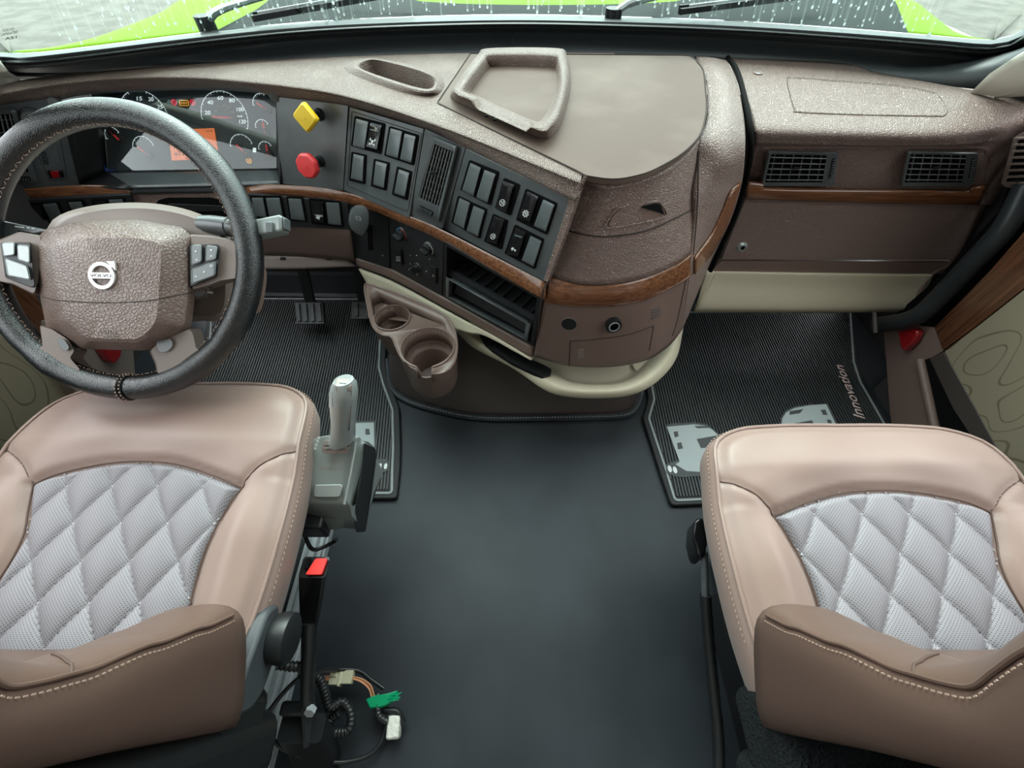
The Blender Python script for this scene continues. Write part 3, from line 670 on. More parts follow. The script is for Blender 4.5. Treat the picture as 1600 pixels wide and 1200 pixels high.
pvent('small rectangular air vent beside the console, left of two on the passenger dash', 1194, 1311)
pvent('small rectangular air vent near the door, right of two on the passenger dash', 1412, 1529)
t = thing('air_vent', 'tall slatted air vent between the two central switch panels', 'air vent', plV.at(682, 280))
plate('vent_surround', plV, [(664,201),(727,231),(691,357),(640,341)], 'panel', t, 0, .012, .002)
louvre(t, plV, [(674,212),(715,229),(686,347),(648,330)], [(677,224),(708,237),(686,322),(654,308)], 7, 7, 'v', (677,270))
thumb(t, plV, [(656,321),(677,331),(674,338),(653,328)], 8, True)
t = thing('air_vent', 'slatted air vent at the far left of the dash behind the wheel', 'air vent', plVL.at(10, 220))
louvre(t, plVL, [(-45,172),(24,170),(60,285),(-40,292)], [(-38,180),(18,178),(45,269),(-32,276)], 8, 5, 'v')
thumb(t, plVL, [(14,278),(46,276),(48,284),(15,286)], 8, True)
# side demister outlet at the right end of the dash
pS = Pl([PY(1585,205,.93), PY(1600,200,.90), PY(1580,292,.95)])
t = thing('demister_outlet', 'narrow slatted demister outlet at the right end of the dash', 'air vent', PY(1590,250,.95))
qq = [PY(1594,205,.915), PY(1640,190,.86), PY(1612,285,.88), PY(1592,284,.905), PY(1565,292,.935), PY(1568,280,.935)]
pS = Pl([qq[0], qq[1], qq[4]])
plate('outlet_plate', pS, [(1583,215),(1640,185),(1640,300),(1572,293),(1564,287)], 'dash', t, .0, .012, .004)
plate('outlet_recess', pS, [(1590,220),(1640,195),(1640,290),(1592,286),(1571,288)], 'void', t, .002, .004, .003)
for k in range(8): B().beam(pS.at(1587-k*2.2, 216+k*10, .004), pS.at(1640, 214+k*10, .004), pS.n, .003, .005).build('blade', 'dash', t)

# ------------------------------------------------------------------ rocker switches
def qm(q, k):
    c = sum(q, V())/4; return [c+(p-c)*k for p in q]
def opening(pl, q, parent, h=.0025):
    o = roundpoly([pl.at(x, y, h) for x, y in q], .003, 4); B().prism(o, [p-pl.n*.003 for p in o]).build('switch_frame', 'void', parent)
def rocker(pl, q, parent, sym=None, h=.003, hi=.0065):
    base = [pl.at(x, y, h) for x, y in q]; top = [pl.at(x, y, hi) for x, y in q]
    tc_ = qm(top, .86); tc_[0] += (tc_[3]-tc_[0])*.06; tc_[1] += (tc_[2]-tc_[1])*.06
    if sym: tc_[2] -= pl.n*-.003; tc_[3] -= pl.n*-.003
    sw = B().stack([roundpoly(base, .0025, 3), roundpoly([b_.lerp(t_, .6) for b_, t_ in zip(qm(base, .97), qm(top, .97))], .0025, 3), roundpoly(tc_, .0018, 3)]).build('rocker_switch', 'gloss' if sym else 'key', parent, ang=30)
    if sym:
        o = sum(tc_, V())/4; ux = ((tc_[1]-tc_[0])+(tc_[2]-tc_[3])).normalized(); uy = ((tc_[0]-tc_[3])+(tc_[1]-tc_[2])).normalized()
        n = ux.cross(uy); n = n if n.dot(CC-o) > 0 else -n; s = (tc_[1]-tc_[0]).length*.30; o = o - uy*(tc_[0]-tc_[3]).length*.22 + n*.0006
        glyph(sym, o, ux, uy, n, s, sw)
        if sym in ('axle', 'truck', 'fog'):
            o2 = sum(tc_, V())/4 + uy*(tc_[0]-tc_[3]).length*.33 + n*.001
            B().box(o2, ((tc_[1]-tc_[0]).length*.8, .002, .002), Matrix((ux, uy, n)).transposed()).build('indicator_bar', 'key', sw)
    return sw
def glyph(kind, o, ux, uy, n, s, parent, m='white'):
    b = B(); R3 = Matrix((ux, uy, n)).transposed(); k = n*.0005
    def rect(x, y, w_, h_): b.box(o+ux*x*s+uy*y*s, (w_*s, h_*s, .0005), R3)
    if kind == 'ring' or kind == 'gear':
        b.ring(o, ux, uy, s*.62, s*.82, k, 20)
        for i in range(8):
            a = i*pi/4; b.box(o+ux*cos(a)*s*.95+uy*sin(a)*s*.95, (s*.22, s*.22, .0005), R3)
        rect(-.1, .1, .5, .35); rect(.2, -.15, .3, .3)
    elif kind == 'slash':
        b.ring(o, ux, uy, s*.78, s*.9, k, 20); b.tube([o+ux*s*.35-uy*s*.4, o+ux*s*.35+uy*s*.4], s*.06, 5)
        b.tube([o-ux*s*.4-uy*s*.7, o+ux*s*.4+uy*s*.7], s*.08, 5); rect(.4, -.3, .3, .3); rect(-.4, .2, .3, .3)
    elif kind == 'axle':
        for sx in (-1, 1):
            for sy in (-1, 1): rect(sx*.75, sy*.55, .35, .5)
        rect(0, 0, .25, .9); rect(0, .3, 1.3, .16); rect(0, -.5, 1.3, .16)
        b.disc(o, ux, uy, s*.32, k, 12)
    elif kind == 'truck':
        rect(-.5, .15, .7, .5); rect(.35, -.1, 1.0, .22); rect(-.8, -.1, .4, .35)
        b.ring(o-ux*s*.5-uy*s*.35, ux, uy, s*.12, s*.28, k, 12); b.ring(o+ux*s*.6-uy*s*.35, ux, uy, s*.12, s*.28, k, 12)
    elif kind == 'mirror':
        rect(0, .5, 1.7, .22)
        for i in range(4): rect(-.6+i*.4, .1, .16, .6)
    elif kind == 'fan':
        for i in range(4):
            a = i*pi/2+.4; b.disc(o+ux*cos(a)*s*.42+uy*sin(a)*s*.42, ux, uy, s*.3, k, 10)
        b.disc(o, ux, uy, s*.2, k, 10)
    elif kind == 'car':
        rect(-.1, 0, 1.3, .4); rect(0, .35, .6, .35); rect(-.6, -.4, .5, .4); rect(.5, -.3, .5, .3)
    b.build('symbol', m, parent, smooth=False)
sa = thing('switch_panel', 'grey switch panel with seven rockers left of the tall centre vent', 'switch panel', plA.at(600, 250))
plate('panel_plate', plA, [(546,167),(662,201),(639,341),(537,297)], 'panel', sa, 0, .012, .002)
sq = [(550,174),(659,209),(637,331),(543,290)]
B().tube(roundpoly([plA.at(x, y, .0003) for x, y in sq], .003), .0007, 5, True).build('panel_groove', 'seam', sa)
for o in ([(554,181),(601,193),(595,241),(548,228)], [(608,197),(654,211),(646,259),(600,243)], [(549,237),(572,242),(570,288),(545,282)], [(584,248),(608,254),(603,298),(579,291)], [(620,260),(643,268),(636,313),(612,304)]): opening(plA, o, sa)
for q, s_ in (([(556,185),(576,190),(570,233),(551,228)], None), ([(578,191),(597,195),(591,236),(572,231)], 'axle'), ([(610,200),(629,205),(622,248),(603,242)], None), ([(632,208),(650,213),(643,255),(625,249)], None),
              ([(552,240),(569,244),(567,284),(548,279)], None), ([(587,251),(605,256),(600,294),(583,289)], None), ([(623,264),(640,270),(633,308),(616,302)], None)): rocker(plA, q, sa, s_)
sb_ = thing('switch_panel', 'grey switch panel with ten rockers between centre vent and console drawer', 'switch panel', plB.at(790, 330))
plate('panel_plate', plB, [(728,232),(890,311),(851,440),(693,357)], 'panel', sb_, 0, .012, .002)
for o in ([(733,250),(779,269),(766,321),(719,297)], [(787,278),(812,289),(797,337),(773,325)], [(821,295),(870,318),(854,367),(806,344)], [(715,306),(760,327),(749,373),(705,348)], [(770,334),(793,345),(783,390),(756,377)], [(804,351),(849,374),(835,421),(788,396)]): opening(plB, o, sb_)
for q, s_ in (([(735,254),(752,262),(740,307),(722,298)], None), ([(757,265),(775,272),(762,317),(744,309)], None), ([(785,282),(804,288),(793,333),(774,325)], 'slash'), ([(824,298),(842,307),(829,349),(809,341)], 'gear'), ([(849,311),(867,320),(853,362),(834,353)], None),
              ([(718,309),(735,317),(725,358),(708,348)], None), ([(740,321),(758,329),(747,370),(729,361)], None), ([(772,337),(789,343),(778,383),(759,377)], 'slash'), ([(806,355),(822,362),(811,403),(791,397)], 'truck'), ([(829,368),(847,377),(834,417),(815,407)], None)): rocker(plB, q, sb_, s_)
sl = thing('switch_panel', 'charcoal switch strip with five rockers under the trim, left of the column', 'switch panel', pLL.at(120, 330))
plate('panel_plate', pLL, [(22,314),(203,304),(218,347),(130,352),(58,360),(40,352)], 'panel2', sl, 0, .01, .002)
for o in ([(39,318),(91,315),(107,353),(52,355)], [(103,314),(130,312),(144,349),(119,351)], [(142,312),(194,309),(207,342),(155,345)]): opening(pLL, o, sl)
for q, s_ in (([(42,321),(63,320),(74,353),(54,353)], 'car'), ([(66,319),(88,317),(103,351),(82,352)], None), ([(106,316),(127,315),(141,347),(121,349)], None), ([(145,314),(165,313),(176,343),(157,344)], 'mirror'), ([(169,312),(191,311),(204,340),(182,342)], None)): rocker(pLL, q, sl, s_)
sr = thing('switch_panel', 'charcoal switch strip with five rockers under the trim, right of the wheel', 'switch panel', pLR.at(470, 330))
plate('panel_plate', pLR, [(385,303),(543,316),(547,359),(387,350)], 'panel2', sr, 0, .01, .002)
for o in ([(390,306),(439,306),(446,343),(396,341)], [(447,307),(473,308),(480,347),(453,345)], [(482,310),(532,315),(537,355),(487,350)]): opening(pLR, o, sr)
for q, s_ in (([(393,309),(411,309),(417,340),(398,338)], None), ([(415,309),(437,309),(443,341),(421,340)], None), ([(450,310),(471,311),(477,345),(455,343)], None), ([(485,313),(505,315),(508,350),(490,348)], 'fan'), ([(509,316),(530,317),(534,353),(513,350)], None)): rocker(pLR, q, sr, s_)
ptext('TURBO', pLR, (492,338), (504,339), (492,335), 'white', sr, h=.012)

# ------------------------------------------------------------------ knob panel and parking brake knobs
plate('knob_panel', plK, [(431,151),(544,164),(536,298),(438,287)], 'panel', dash, 0, .012, .002)
def pullknob(name, label, cat, c, sides, rot, m, r, hh):
    l = plK.at(*c, 0); t = thing(name, label, cat, l, 'parking brake knobs')
    sx, sy = plK.ux, plK.uy
    B().disc(l, sx, sy, .013, plK.n*.010, 24, .011).disc(l+plK.n*.01, sx, sy, .008, plK.n*(hh-.01), 20).build('stem', 'black', t)
    def pg(rad, h): return roundpoly([l+plK.n*h+sx*cos(rot+2*pi*i/sides)*rad+sy*sin(rot+2*pi*i/sides)*rad for i in range(sides)], .006 if sides == 4 else .004, 3)
    B().stack([pg(r*.75, hh-.004), pg(r, hh+.004), pg(r, hh+.012), pg(r*.86, hh+.017), pg(r*.3, hh+.018)]).build('cap', m, t, ang=30)
    B().disc(l+plK.n*(hh+.018), sx, sy, .004, plK.n*.001, 16).build('centre_boss', m, t)
# the caps stand out towards the seat, so their stems meet the panel higher up and to the right
pullknob('parking_brake_knob', 'yellow square brake knob on the dash, above the red knob', 'knob', (499,179), 4, pi/2-.12, 'yellow', .030, .042)
pullknob('parking_brake_knob', 'red octagonal brake knob on the dash, below the yellow knob', 'knob', (500,252), 8, pi/8, 'red', .0275, .042)

# ------------------------------------------------------------------ instrument cluster
ic = thing('instrument_cluster', 'lit instrument cluster with red needles and orange display behind the wheel', 'instrument cluster', PY(300,215,1.15))
pC = Pl([PY(158,155,1.185), PY(430,155,1.185), PY(432,266,1.105), PY(166,268,1.105)])
plate('gauge_face', pC, [(140,138),(432,138),(433,265),(166,269)], 'gauge', ic, -.002, .01, .002)
lens_ = plate('lens', pC, [(158,140),(431,140),(432,263),(168,267)], 'lensglass', ic, .012, .001, .002, 0)
def arcg(c, rpx, a0, a1, nt, needle, parent, w_=.0008, tick=.004, m='lit', long_=1):
    o = pC.at(*c, .0004); r = (pC.at(c[0]+rpx, c[1])-pC.at(*c)).length; g = B().ring(o, pC.ux, pC.uy, r-w_, r, pC.n*.0004, 40, a0, a1)
    for i in range(nt+1):
        a = a0+(a1-a0)*i/nt; d = pC.ux*cos(a)+pC.uy*sin(a); tl = tick if i % 2 == 0 else tick*.6
        g.beam(o+d*(r-tl), o+d*r, pC.n, w_*.9, .0004)
    gg = g.build('gauge', m, parent, smooth=False)
    if needle is not None:
        na, l0, nl = needle; p0 = pC.at(*l0, .004); d = pC.ux*cos(na)+pC.uy*sin(na)
        B().beam(p0, p0+d*nl, pC.n, .0035, .002).build('needle', 'needle', gg); B().disc(p0-pC.n*.003, pC.ux, pC.uy, .010, pC.n*.004, 20).build('needle_hub', 'black', gg)
    return gg
sp = arcg((351,184), 36, -.45, pi+.05, 24, (pi*.99, (364,184), .050), ic)
for s_, x, y, w_ in (('20',320,179,9),('40',324,163,9),('60',340,156,9),('80',358,160,9),('100',370,174,11),('120',374,193,10)): ptext(s_, pC, (x,y), (x+w_,y), (x,y-6), 'lit', sp)
for s_, x, y in (('10',331,182),('20',335,175),('30',339,169),('40',347,167),('50',354,170),('60',361,177)): ptext(s_, pC, (x,y), (x+5,y), (x,y-4), 'yelpr', sp)
ptext('mph', pC, (347,173), (354,173), (347,170), 'yelpr', sp); ptext('km/h', pC, (371,183), (379,183), (371,180), 'lit', sp)
tach = arcg((226,185), 38, -.1, pi-.1, 24, None, ic)
for s_, x, y in (('5',196,178),('10',200,163),('15',214,157),('20',232,158),('25',246,170)): ptext(s_, pC, (x,y), (x+8,y), (x,y-6), 'lit', tach)
arcg((378,230), 18, .3, pi-.1, 8, (2.35, (385,241), .030), ic); arcg((225,232), 17, .3, pi-.1, 8, (2.35, (231,243), .028), ic)
arcg((410,163), 15, 1.2, pi+.1, 8, (2.6, (417,171), .026), ic); arcg((410,199), 11, .5, pi, 6, (1.6, (414,208), .024), ic); arcg((415,233), 11, .5, pi, 6, (1.6, (419,243), .024), ic)
arcg((172,170), 12, .2, pi-.4, 6, (-.9, (166,180), .02), ic); arcg((176,212), 12, .4, pi+.4, 6, (-.9, (172,205), .024), ic)
plate('display', pC, [(262,203),(334,200),(342,247),(268,251)], 'lcd', ic, .002, .003, .002)
for s_, l_, r_, u_ in (('12:15', (322,206), (332,206), (322,203)), ('GEAR N', (270,216), (298,215), (270,212)), ('TRIP', (271,226), (290,225), (271,222)), ('83 KM', (273,243), (300,242), (273,239))): ptext(s_, pC, l_, r_, u_, 'gauge', ic, h=.0032)
for c, m_ in (((272,160), 'redlamp'), ((301,160), 'redlamp'), ((389,251), 'amber')):
    o = pC.at(*c, .001); w_ = B().ring(o, pC.ux, pC.uy, .0048, .0064, pC.n*.0006, 20).build('warning_lamp', m_, ic)
    B().box(o+pC.n*.0003, (.0022, .0006, .006), None).build('lamp_symbol', m_, w_)
rc = roundpoly([pC.at(x, y, .001) for x, y in ((280,157),(294,157),(295,165),(281,165))], .002)
w_ = B().tube(rc, .0007, 5, True).build('warning_lamp', 'amber', ic); ptext('CHECK', pC, (282,162.6), (293,162.6), (282,159.6), 'amber', w_, h=.001)
for x, y in ((386,236),): plate('fuel_symbol', pC, [(395,231),(400,231),(400,238),(395,238)], 'lit', ic, .0008, .0006, .0005, 0)
plate('blue_film', pC, [(146,200),(150,200),(165,262),(185,267),(166,268),(160,262)], 'blue', ic, .004, .001, .0005, 0); plate('blue_film', pC, [(395,263),(430,262),(430,265),(396,266)], 'blue', ic, .004, .001, .0002, 0)
# dimmer and lamp controls left of the cluster
lc = thing('lighting_control', 'light knob, dimmer wheel and red hazard button left of the gauges', 'control', plVL.at(80, 220))
o = plVL.at(55, 186, .001); B().disc(o, plVL.ux, plVL.uy, .021, plVL.n*.012, 32, .019).build('rotary_knob', 'key', lc)
B().ring(plVL.at(55,186,.0002), plVL.ux, plVL.uy, .023, .025, plVL.n*.0008).build('knob_ring', 'black', lc)
for dx in (-9, 4): glyph('fan', plVL.at(55+dx, 180, .0135), plVL.ux, plVL.uy, plVL.n, .003, lc)
grv = roundpoly([plVL.at(x, y, .0003) for x, y in ((50,222),(93,212),(106,281),(78,283))], .002); B().tube(grv, .0006, 5, True).build('panel_groove', 'seam', lc)
plate('dimmer_slot', plVL, [(63,237),(70,237),(76,257),(69,257)], 'void', lc, .001, .002, .002)
d_ = B()
for k in range(6): d_.beam(plVL.at(65+k*1.0, 240+k*3, .003), plVL.at(70+k*1.0, 239.5+k*3, .003), plVL.n, .0012, .003)
d_.build('dimmer_wheel', 'key', lc); plate('blank_button', plVL, [(82,235),(89,234),(95,255),(87,256)], 'panel', lc, .002, .002, .003)
plate('hazard_button', plVL, [(73,267),(97,266),(100,277),(78,279)], 'gloss', lc, .004, .004, .001); plate('hazard_lens', plVL, [(78,268),(91,267),(93,277),(82,278)], 'redlens', lc, .006, .003, .001)
# ------------------------------------------------------------------ trailer brake lever panel, climate controls, open cubby
plT = PT4([(543,314,.645),(606,333,.645),(610,421,.475),(554,402,.475)])
plH = PT4([(608,334,.645),(693,377,.645),(690,463,.475),(611,420,.475)])
plCu = PT4([(694,377,.645),(846,466,.638),(832,541,.475),(691,464,.475)])
bl_ = thing('brake_lever', 'dark brake lever with round symbol on the panel beside the climate knobs', 'lever', plT.at(575, 360))
plate('lever_panel', plT, [(543,315),(606,334),(609,420),(554,402)], 'panel2', bl_, 0, .012, .001)
plate('lever_slot', plT, [(573,350),(581,352),(583,391),(575,392)], 'void', bl_, .001, .002, .003)
B().beam(plT.at(577,356,.0), plT.at(572,352,.040), plT.ux, .016, .008).build('lever_arm', 'black', bl_)
hd = [(549,326),(557,321),(570,322),(576,330),(577,348),(573,360),(566,369),(552,361),(545,350),(545,338)]
b0, b1_, b2_ = ([plT.at(x, y, h) for x, y in hd] for h in (.028, .036, .050)); k_ = B().stack([resamp(inset(b0, .8), 30, True), resamp(b1_, 30, True), resamp(inset(b2_, .93), 30, True), resamp(inset([p+plT.n*.004 for p in b2_], .6), 30, True)]).build('lever_head', 'key', bl_)
o = plT.at(560, 341, .056); B().ring(o, plT.ux, plT.uy, .0045, .0052, plT.n*.0005).ring(o, plT.ux, plT.uy, .0070, .0078, plT.n*.0005, 20, -.8, .8).ring(o, plT.ux, plT.uy, .0070, .0078, plT.n*.0005, 20, pi-.8, pi+.8).build('brake_symbol', 'decal', k_)
glyph('truck', plT.at(598, 399, .001), plT.ux, plT.uy, plT.n, .003, bl_, 'decal')
cc_ = thing('climate_control', 'charcoal heater panel with two dials and a mode knob', 'climate control', plH.at(650, 398))
plate('control_plate', plH, [(608,335),(693,377),(690,462),(611,419)], 'panel2', cc_, 0, .012, .001)
def dial(c, r, parent, rot, marks):
    o = plH.at(*c, .0); B().disc(o, plH.ux, plH.uy, r*1.35, plH.n*.003, 32, r*1.15).build('dial_base', 'panel2', parent)
    k = B().disc(o+plH.n*.003, plH.ux, plH.uy, r, plH.n*.010, 32, r*.88).build('dial', 'black', parent)
    d = plH.ux*cos(rot)+plH.uy*sin(rot); B().beam(o-d*r*.8+plH.n*.018, o+d*r*.8+plH.n*.018, plH.n, r*.45, .012).build('grip', 'black', k, bevel=.001)
    for m_, a0, a1, wd in marks: B().ring(o+plH.n*.0035, plH.ux, plH.uy, r*1.12, r*1.12+wd, plH.n*.0006, 30, a0, a1).build('dial_mark', m_, parent)
dial((629,366), .0135, cc_, -.35, (('bluepr', 1.6, 3.3, .0018), ('redpr', -.6, 1.5, .0012)))
dial((671,388), .0125, cc_, -.45, (('white', -.7, 1.3, .0010), ('white', 1.5, 2.1, .0007), ('white', 2.4, 2.9, .0007)))
dial((653,418), .0105, cc_, -1.15, ())
for x, y, k in ((641,399,'fan'),(651,399,'car'),(641,412,'car'),(639,421,'fan'),(652,429,'car'),(666,424,'fan'),(671,405,'fan')): glyph(k, plH.at(x, y, .001), plH.ux, plH.uy, plH.n, .0022, cc_)
for q, tx in (([(617,390),(627,392),(629,414),(619,412)], 'A/C'), ([(672,416),(682,419),(682,443),(673,440)], None)):
    bt = plate('push_button', plH, q, 'black', cc_, .003, .003, .001)
    if tx: ptext(tx, plH, (619,404), (626,404.5), (619,400), 'white', bt, h=.0035); ptext('MAX', plH, (619,408), (626,408.5), (619,405), 'white', bt, h=.0035)
    else: B().ring(plH.at(677, 431, .0035), plH.ux, plH.uy, .0022, .003, plH.n*.0004, 16).build('symbol', 'white', bt)
B().beam(plH.at(627,390,.003), plH.at(629,414,.003), plH.n, .0016, .002).beam(plH.at(682,419,.003), plH.at(682,443,.003), plH.n, .0016, .002).build('button_gap', 'void', cc_)
# cubby
cu = thing('storage_cubby', 'open black two-level storage cubby below the right switch panel', 'storage cubby', plCu.at(765, 460))
fo = [(694,378),(845,466),(834,541),(692,464)]; fi = [(698,385),(839,466),(829,534),(697,461)]
fo3 = roundpoly([plCu.at(x, y, .002) for x, y in fo], .001, 2); fi3 = roundpoly([plCu.at(x, y, .002) for x, y in fi], .001, 2)
bk3 = [p-plCu.n*.15 for p in fi3]
B().stack([[p-plCu.n*.01 for p in fo3], fo3, fi3, bk3], False, True).build('cubby_shell', 'black', cu, ang=30)
c4 = [plCu.at(x, y, 0) for x, y in fi]
def cb(u, v, d): return c4[0].lerp(c4[1], u).lerp(c4[3].lerp(c4[2], u), v) - plCu.n*d
sh = B(); sh.prism([cb(.01,.52,.004), cb(.99,.52,.004), cb(.99,.46,.14), cb(.01,.46,.14)], [cb(.01,.56,.004), cb(.99,.56,.004), cb(.99,.5,.14), cb(.01,.5,.14)]); sh.build('shelf', 'black', cu)
rb = B()
for k in range(9): rb.beam(cb(.08+k*.105,.50,.01), cb(.08+k*.105,.44,.13), V((0,0,1)), .005, .006)
rb.beam(cb(.02,.5,.012), cb(.98,.5,.012), V((0,0,1)), .006, .008)
rb.build('shelf_ribs', 'panel2', cu)
rim = [cb(.02,.56,-.004), cb(.98,.56,-.004), cb(.98,.98,-.004), cb(.02,.98,-.004)]
B().stack([rim, inset(rim, .93), [p-plCu.n*.01 for p in inset(rim, .92)]], False, False).build('lower_bin_rim', 'panel', cu, solid=.003)
B().prism([cb(.06,.60,.03), cb(.94,.60,.03), cb(.94,.95,.012), cb(.06,.95,.012)], [cb(.06,.60,.034), cb(.94,.60,.034), cb(.94,.95,.016), cb(.06,.95,.016)]).build('lower_bin_floor', 'panel2', cu)

# ------------------------------------------------------------------ cream tray under the console
ct = thing('console_tray_ledge', 'cream ledge tray wrapped under the front of the console', 'tray', (.17, .66, .40))
o_out = [(680,493),(712,517),(742,544),(800,574),(850,608),(885,619),(930,622),(975,619),(1010,607),(1040,583),(1058,555),(1066,520),(1068,506)]
o_rim = [(684,490),(718,512),(748,536),(806,564),(860,598),(890,609),(930,612),(972,609),(1004,597),(1032,574),(1050,548),(1059,520),(1062,505)]
o_in = [(690,487),(724,507),(754,529),(815,556),(872,588),(897,599),(930,602),(968,600),(995,588),(1018,567),(1038,545),(1050,520),(1055,505)]
o_in2 = [(696,484),(732,503),(762,524),(822,553),(880,585),(900,592),(930,594),(962,592),(986,580),(1006,562),(1028,540),(1044,520),(1050,505)]
o_bk = [(760,480),(790,510),(830,535),(870,555),(900,560),(930,560),(955,560),(975,555),(990,545),(1010,530),(1025,515),(1035,500)]
rws = [resamp(TZ(o_out, .345), 50), resamp(TZ(o_out, .372), 50), resamp(TZ(o_rim, .395), 50), resamp(TZ(o_in, .39), 50), resamp(TZ(o_in2, .372), 50), resamp(TZ(o_bk, .372), 50)]
surf('ledge', rws, 'cream', ct, 80, 40, .006, False)
slot_ = roundpoly(TZ([(748,520),(757,521),(800,548),(852,571),(862,577),(860,586),(848,589),(800,566),(757,538)], .402), .005)
B().prism(slot_, [p-V((0, 0, .012)) for p in slot_]).build('mesh_grille', 'black', ct)
cs = PZ(1004, 563, .376); B().stack([resamp(TZ([(990,560),(1012,552),(1018,560),(1008,574),(992,578)], z), 20, True) for z in (.374, .378)]).build('tray_recess', 'cream', ct)

# ------------------------------------------------------------------ cup holder
ch = thing('cup_holder', 'brown twin cup holder with a notched large cup hung under the dash', 'cup holder', PZ(640, 520, .36))
ZC = .47
outl = [(570,448),(582,446),(640,466),(690,490),(707,508),(714,535),(712,560),(702,577),(685,584),(660,583),(642,574),(628,560),(620,545),(612,527),(598,524),(584,512),(577,490)]
ot = resamp(TZ(outl, ZC), 90, True)
def circ(c, rx, n=40, z=ZC, ph=0):
    o = PZ(*c, z); return [o+V((cos(2*pi*i/n+ph)*rx, sin(2*pi*i/n+ph)*rx, 0)) for i in range(n)]
body = B().stack([ot, drop(ot, ZC-.006), drop(inset(ot, .97), ZC-.035)]).build('holder_body', 'smooth_brown', ch)
# wells are cut through the deck plate
r1_ = (PZ(641,498,ZC)-PZ(585,498,ZC)).length*.48; r2_ = (PZ(708,545,ZC)-PZ(625,545,ZC)).length*.49
w1, w2 = PZ(613,497,ZC), PZ(668,543,ZC)
def circ3(o, r, z, n=44): return [V((o.x+cos(2*pi*i/n)*r, o.y+sin(2*pi*i/n)*r, z)) for i in range(n)]
cut(body, B().stack([circ3(w1, r1_, ZC+.03), circ3(w1, r1_*.9, ZC-.08)]).build('c', 'void'))
cut(body, B().stack([circ3(w2, r2_, ZC+.03), circ3(w2, r2_*.9, ZC-.08)]).build('c', 'void'))
slotp = roundpoly(TZ([(577,458),(590,452),(640,473),(690,497),(697,505),(640,484),(600,470),(582,490)], ZC+.01), .004)
cut(body, B().prism(slotp, [p-V((0, 0, .06)) for p in slotp]).build('c', 'void'))
sp_b = TZ([(575,450),(700,490),(702,510),(575,495)], ZC-.034); B().prism(sp_b, [p-V((0, 0, .004)) for p in sp_b]).build('slot_floor', 'smooth_brown', ch)
B().beam(PZ(600,461,ZC-.008), PZ(692,495,ZC-.008), V((0,0,1)), .008, .006).build('slot_rib', 'smooth_brown', ch)
def cup(o, fr, z, depth=0, n=72):
    out = []
    for i in range(n):
        a = 2*pi*i/n; da = abs((a-1.5*pi+pi) % (2*pi)-pi); k = 1 if da < .17 else max(0, 1-(da-.17)/.10)
        out.append(V((o.x+cos(a)*fr, o.y+sin(a)*fr, z-depth*k)))
    return out
def well(o, r, z0, d, dn):
    return [cup(o, r*1.07, z0-.004, dn), cup(o, r*1.06, z0+.003, dn), cup(o, r*1.01, z0+.004, dn), cup(o, r*.97, z0-.001, dn), cup(o, r*.94, z0-.045, 0), cup(o, r*.90, z0-.052), cup(o, r*.80, z0-.054), cup(o, r*.76, z0-.058), cup(o, r*.72, z0-d), cup(o, r*.68, z0-d-.001), cup(o, r*.04, z0-d-.001)]
B().stack(well(w1, r1_, ZC, .10, 0), False, True).build('small_cup_well', 'smooth_brown', ch, ang=60)
B().stack(well(w2, r2_, ZC, .12, .036), False, True).build('large_cup_well', 'smooth_brown', ch, ang=60)
B().stack([cup(w2, r2_*1.07, ZC-.003, .036), cup(w2, r2_*1.07, ZC-.045), cup(w2, r2_*1.04, ZC-.06), cup(w2, r2_*.98, ZC-.11), cup(w2, r2_*.88, ZC-.127), cup(w2, r2_*.3, ZC-.13)], False, True).build('large_cup_shell', 'smooth_brown', ch, ang=60)
B().stack([cup(w1, r1_*1.1, ZC-.004), cup(w1, r1_*1.05, ZC-.04), cup(w1, r1_*.85, ZC-.10), cup(w1, r1_*.2, ZC-.105)], False, True).build('small_cup_shell', 'smooth_brown', ch, ang=60)
na = (w2+V((-.014, -r2_*.5, 0)), w2+V((.014, -r2_*.5, 0)), w2+V((.019, -r2_*1.5, 0)), w2+V((-.019, -r2_*1.5, 0)))
cut(body, B().prism([V((p.x, p.y, ZC+.03)) for p in na], [V((p.x, p.y, ZC-.045)) for p in na]).build('c', 'void'))
k0 = min(range(90), key=lambda i: (ot[i]-(w2+V((0, -r2_*1.08, 0)))).length); rot_ = ot[k0:]+ot[:k0]
B().tube([p+V((0, 0, .001)) for p in rot_[5:-5]], .0026, 6).build('deck_rim', 'smooth_brown', ch)

# ------------------------------------------------------------------ steering wheel (rim 0.46 m, tilted 46 degrees)
WC = V((-.618, .577, .805)); TA, YB = radians(45.9), radians(-1.2)
E1 = V((cos(YB), sin(YB), 0)); EN = V((sin(YB)*cos(TA), -cos(YB)*cos(TA), sin(TA))); E2 = EN.cross(E1)
def W(u, v, h=0): return WC + E1*u + E2*v + EN*h
plW = Pl([W(-.1,-.1), W(.1,-.1), W(.1,.1), W(-.1,.1)]); plW.n, plW.ux, plW.uy = EN, E1, E2
sw = thing('steering_wheel', 'black leather wrapped steering wheel with worn brown hub and round emblem', 'steering wheel', WC)
RM, RT = .2095, .0195
rimpts = [W(RM*cos(2*pi*i/96), RM*sin(2*pi*i/96)) for i in range(96)]
rb_ = B(); L = []
for i in range(96):
    a = 2*pi*i/96; d = E1*cos(a)+E2*sin(a); rt = RT
    da = abs((a-1.5*pi+pi) % (2*pi)-pi)
    for q, s_ in ((.055, .0), ): pass
    for cw_ in (-.60, .62, -.80, .85):
        dd = (a-1.5*pi-cw_); rt += .0016*math.exp(-(dd/.05)**2)*(1 if abs(cw_) < .7 else -1)
    if da < .035: rt -= .0015
    L.append([W(0, 0)+d*RM+(d*cos(2*pi*j/20)+EN*sin(2*pi*j/20))*rt for j in range(20)])
L.append(L[0]); rb_.stack(L, False, False); rim_ = rb_.build('rim', 'wheel', sw)
st_ = B(); 
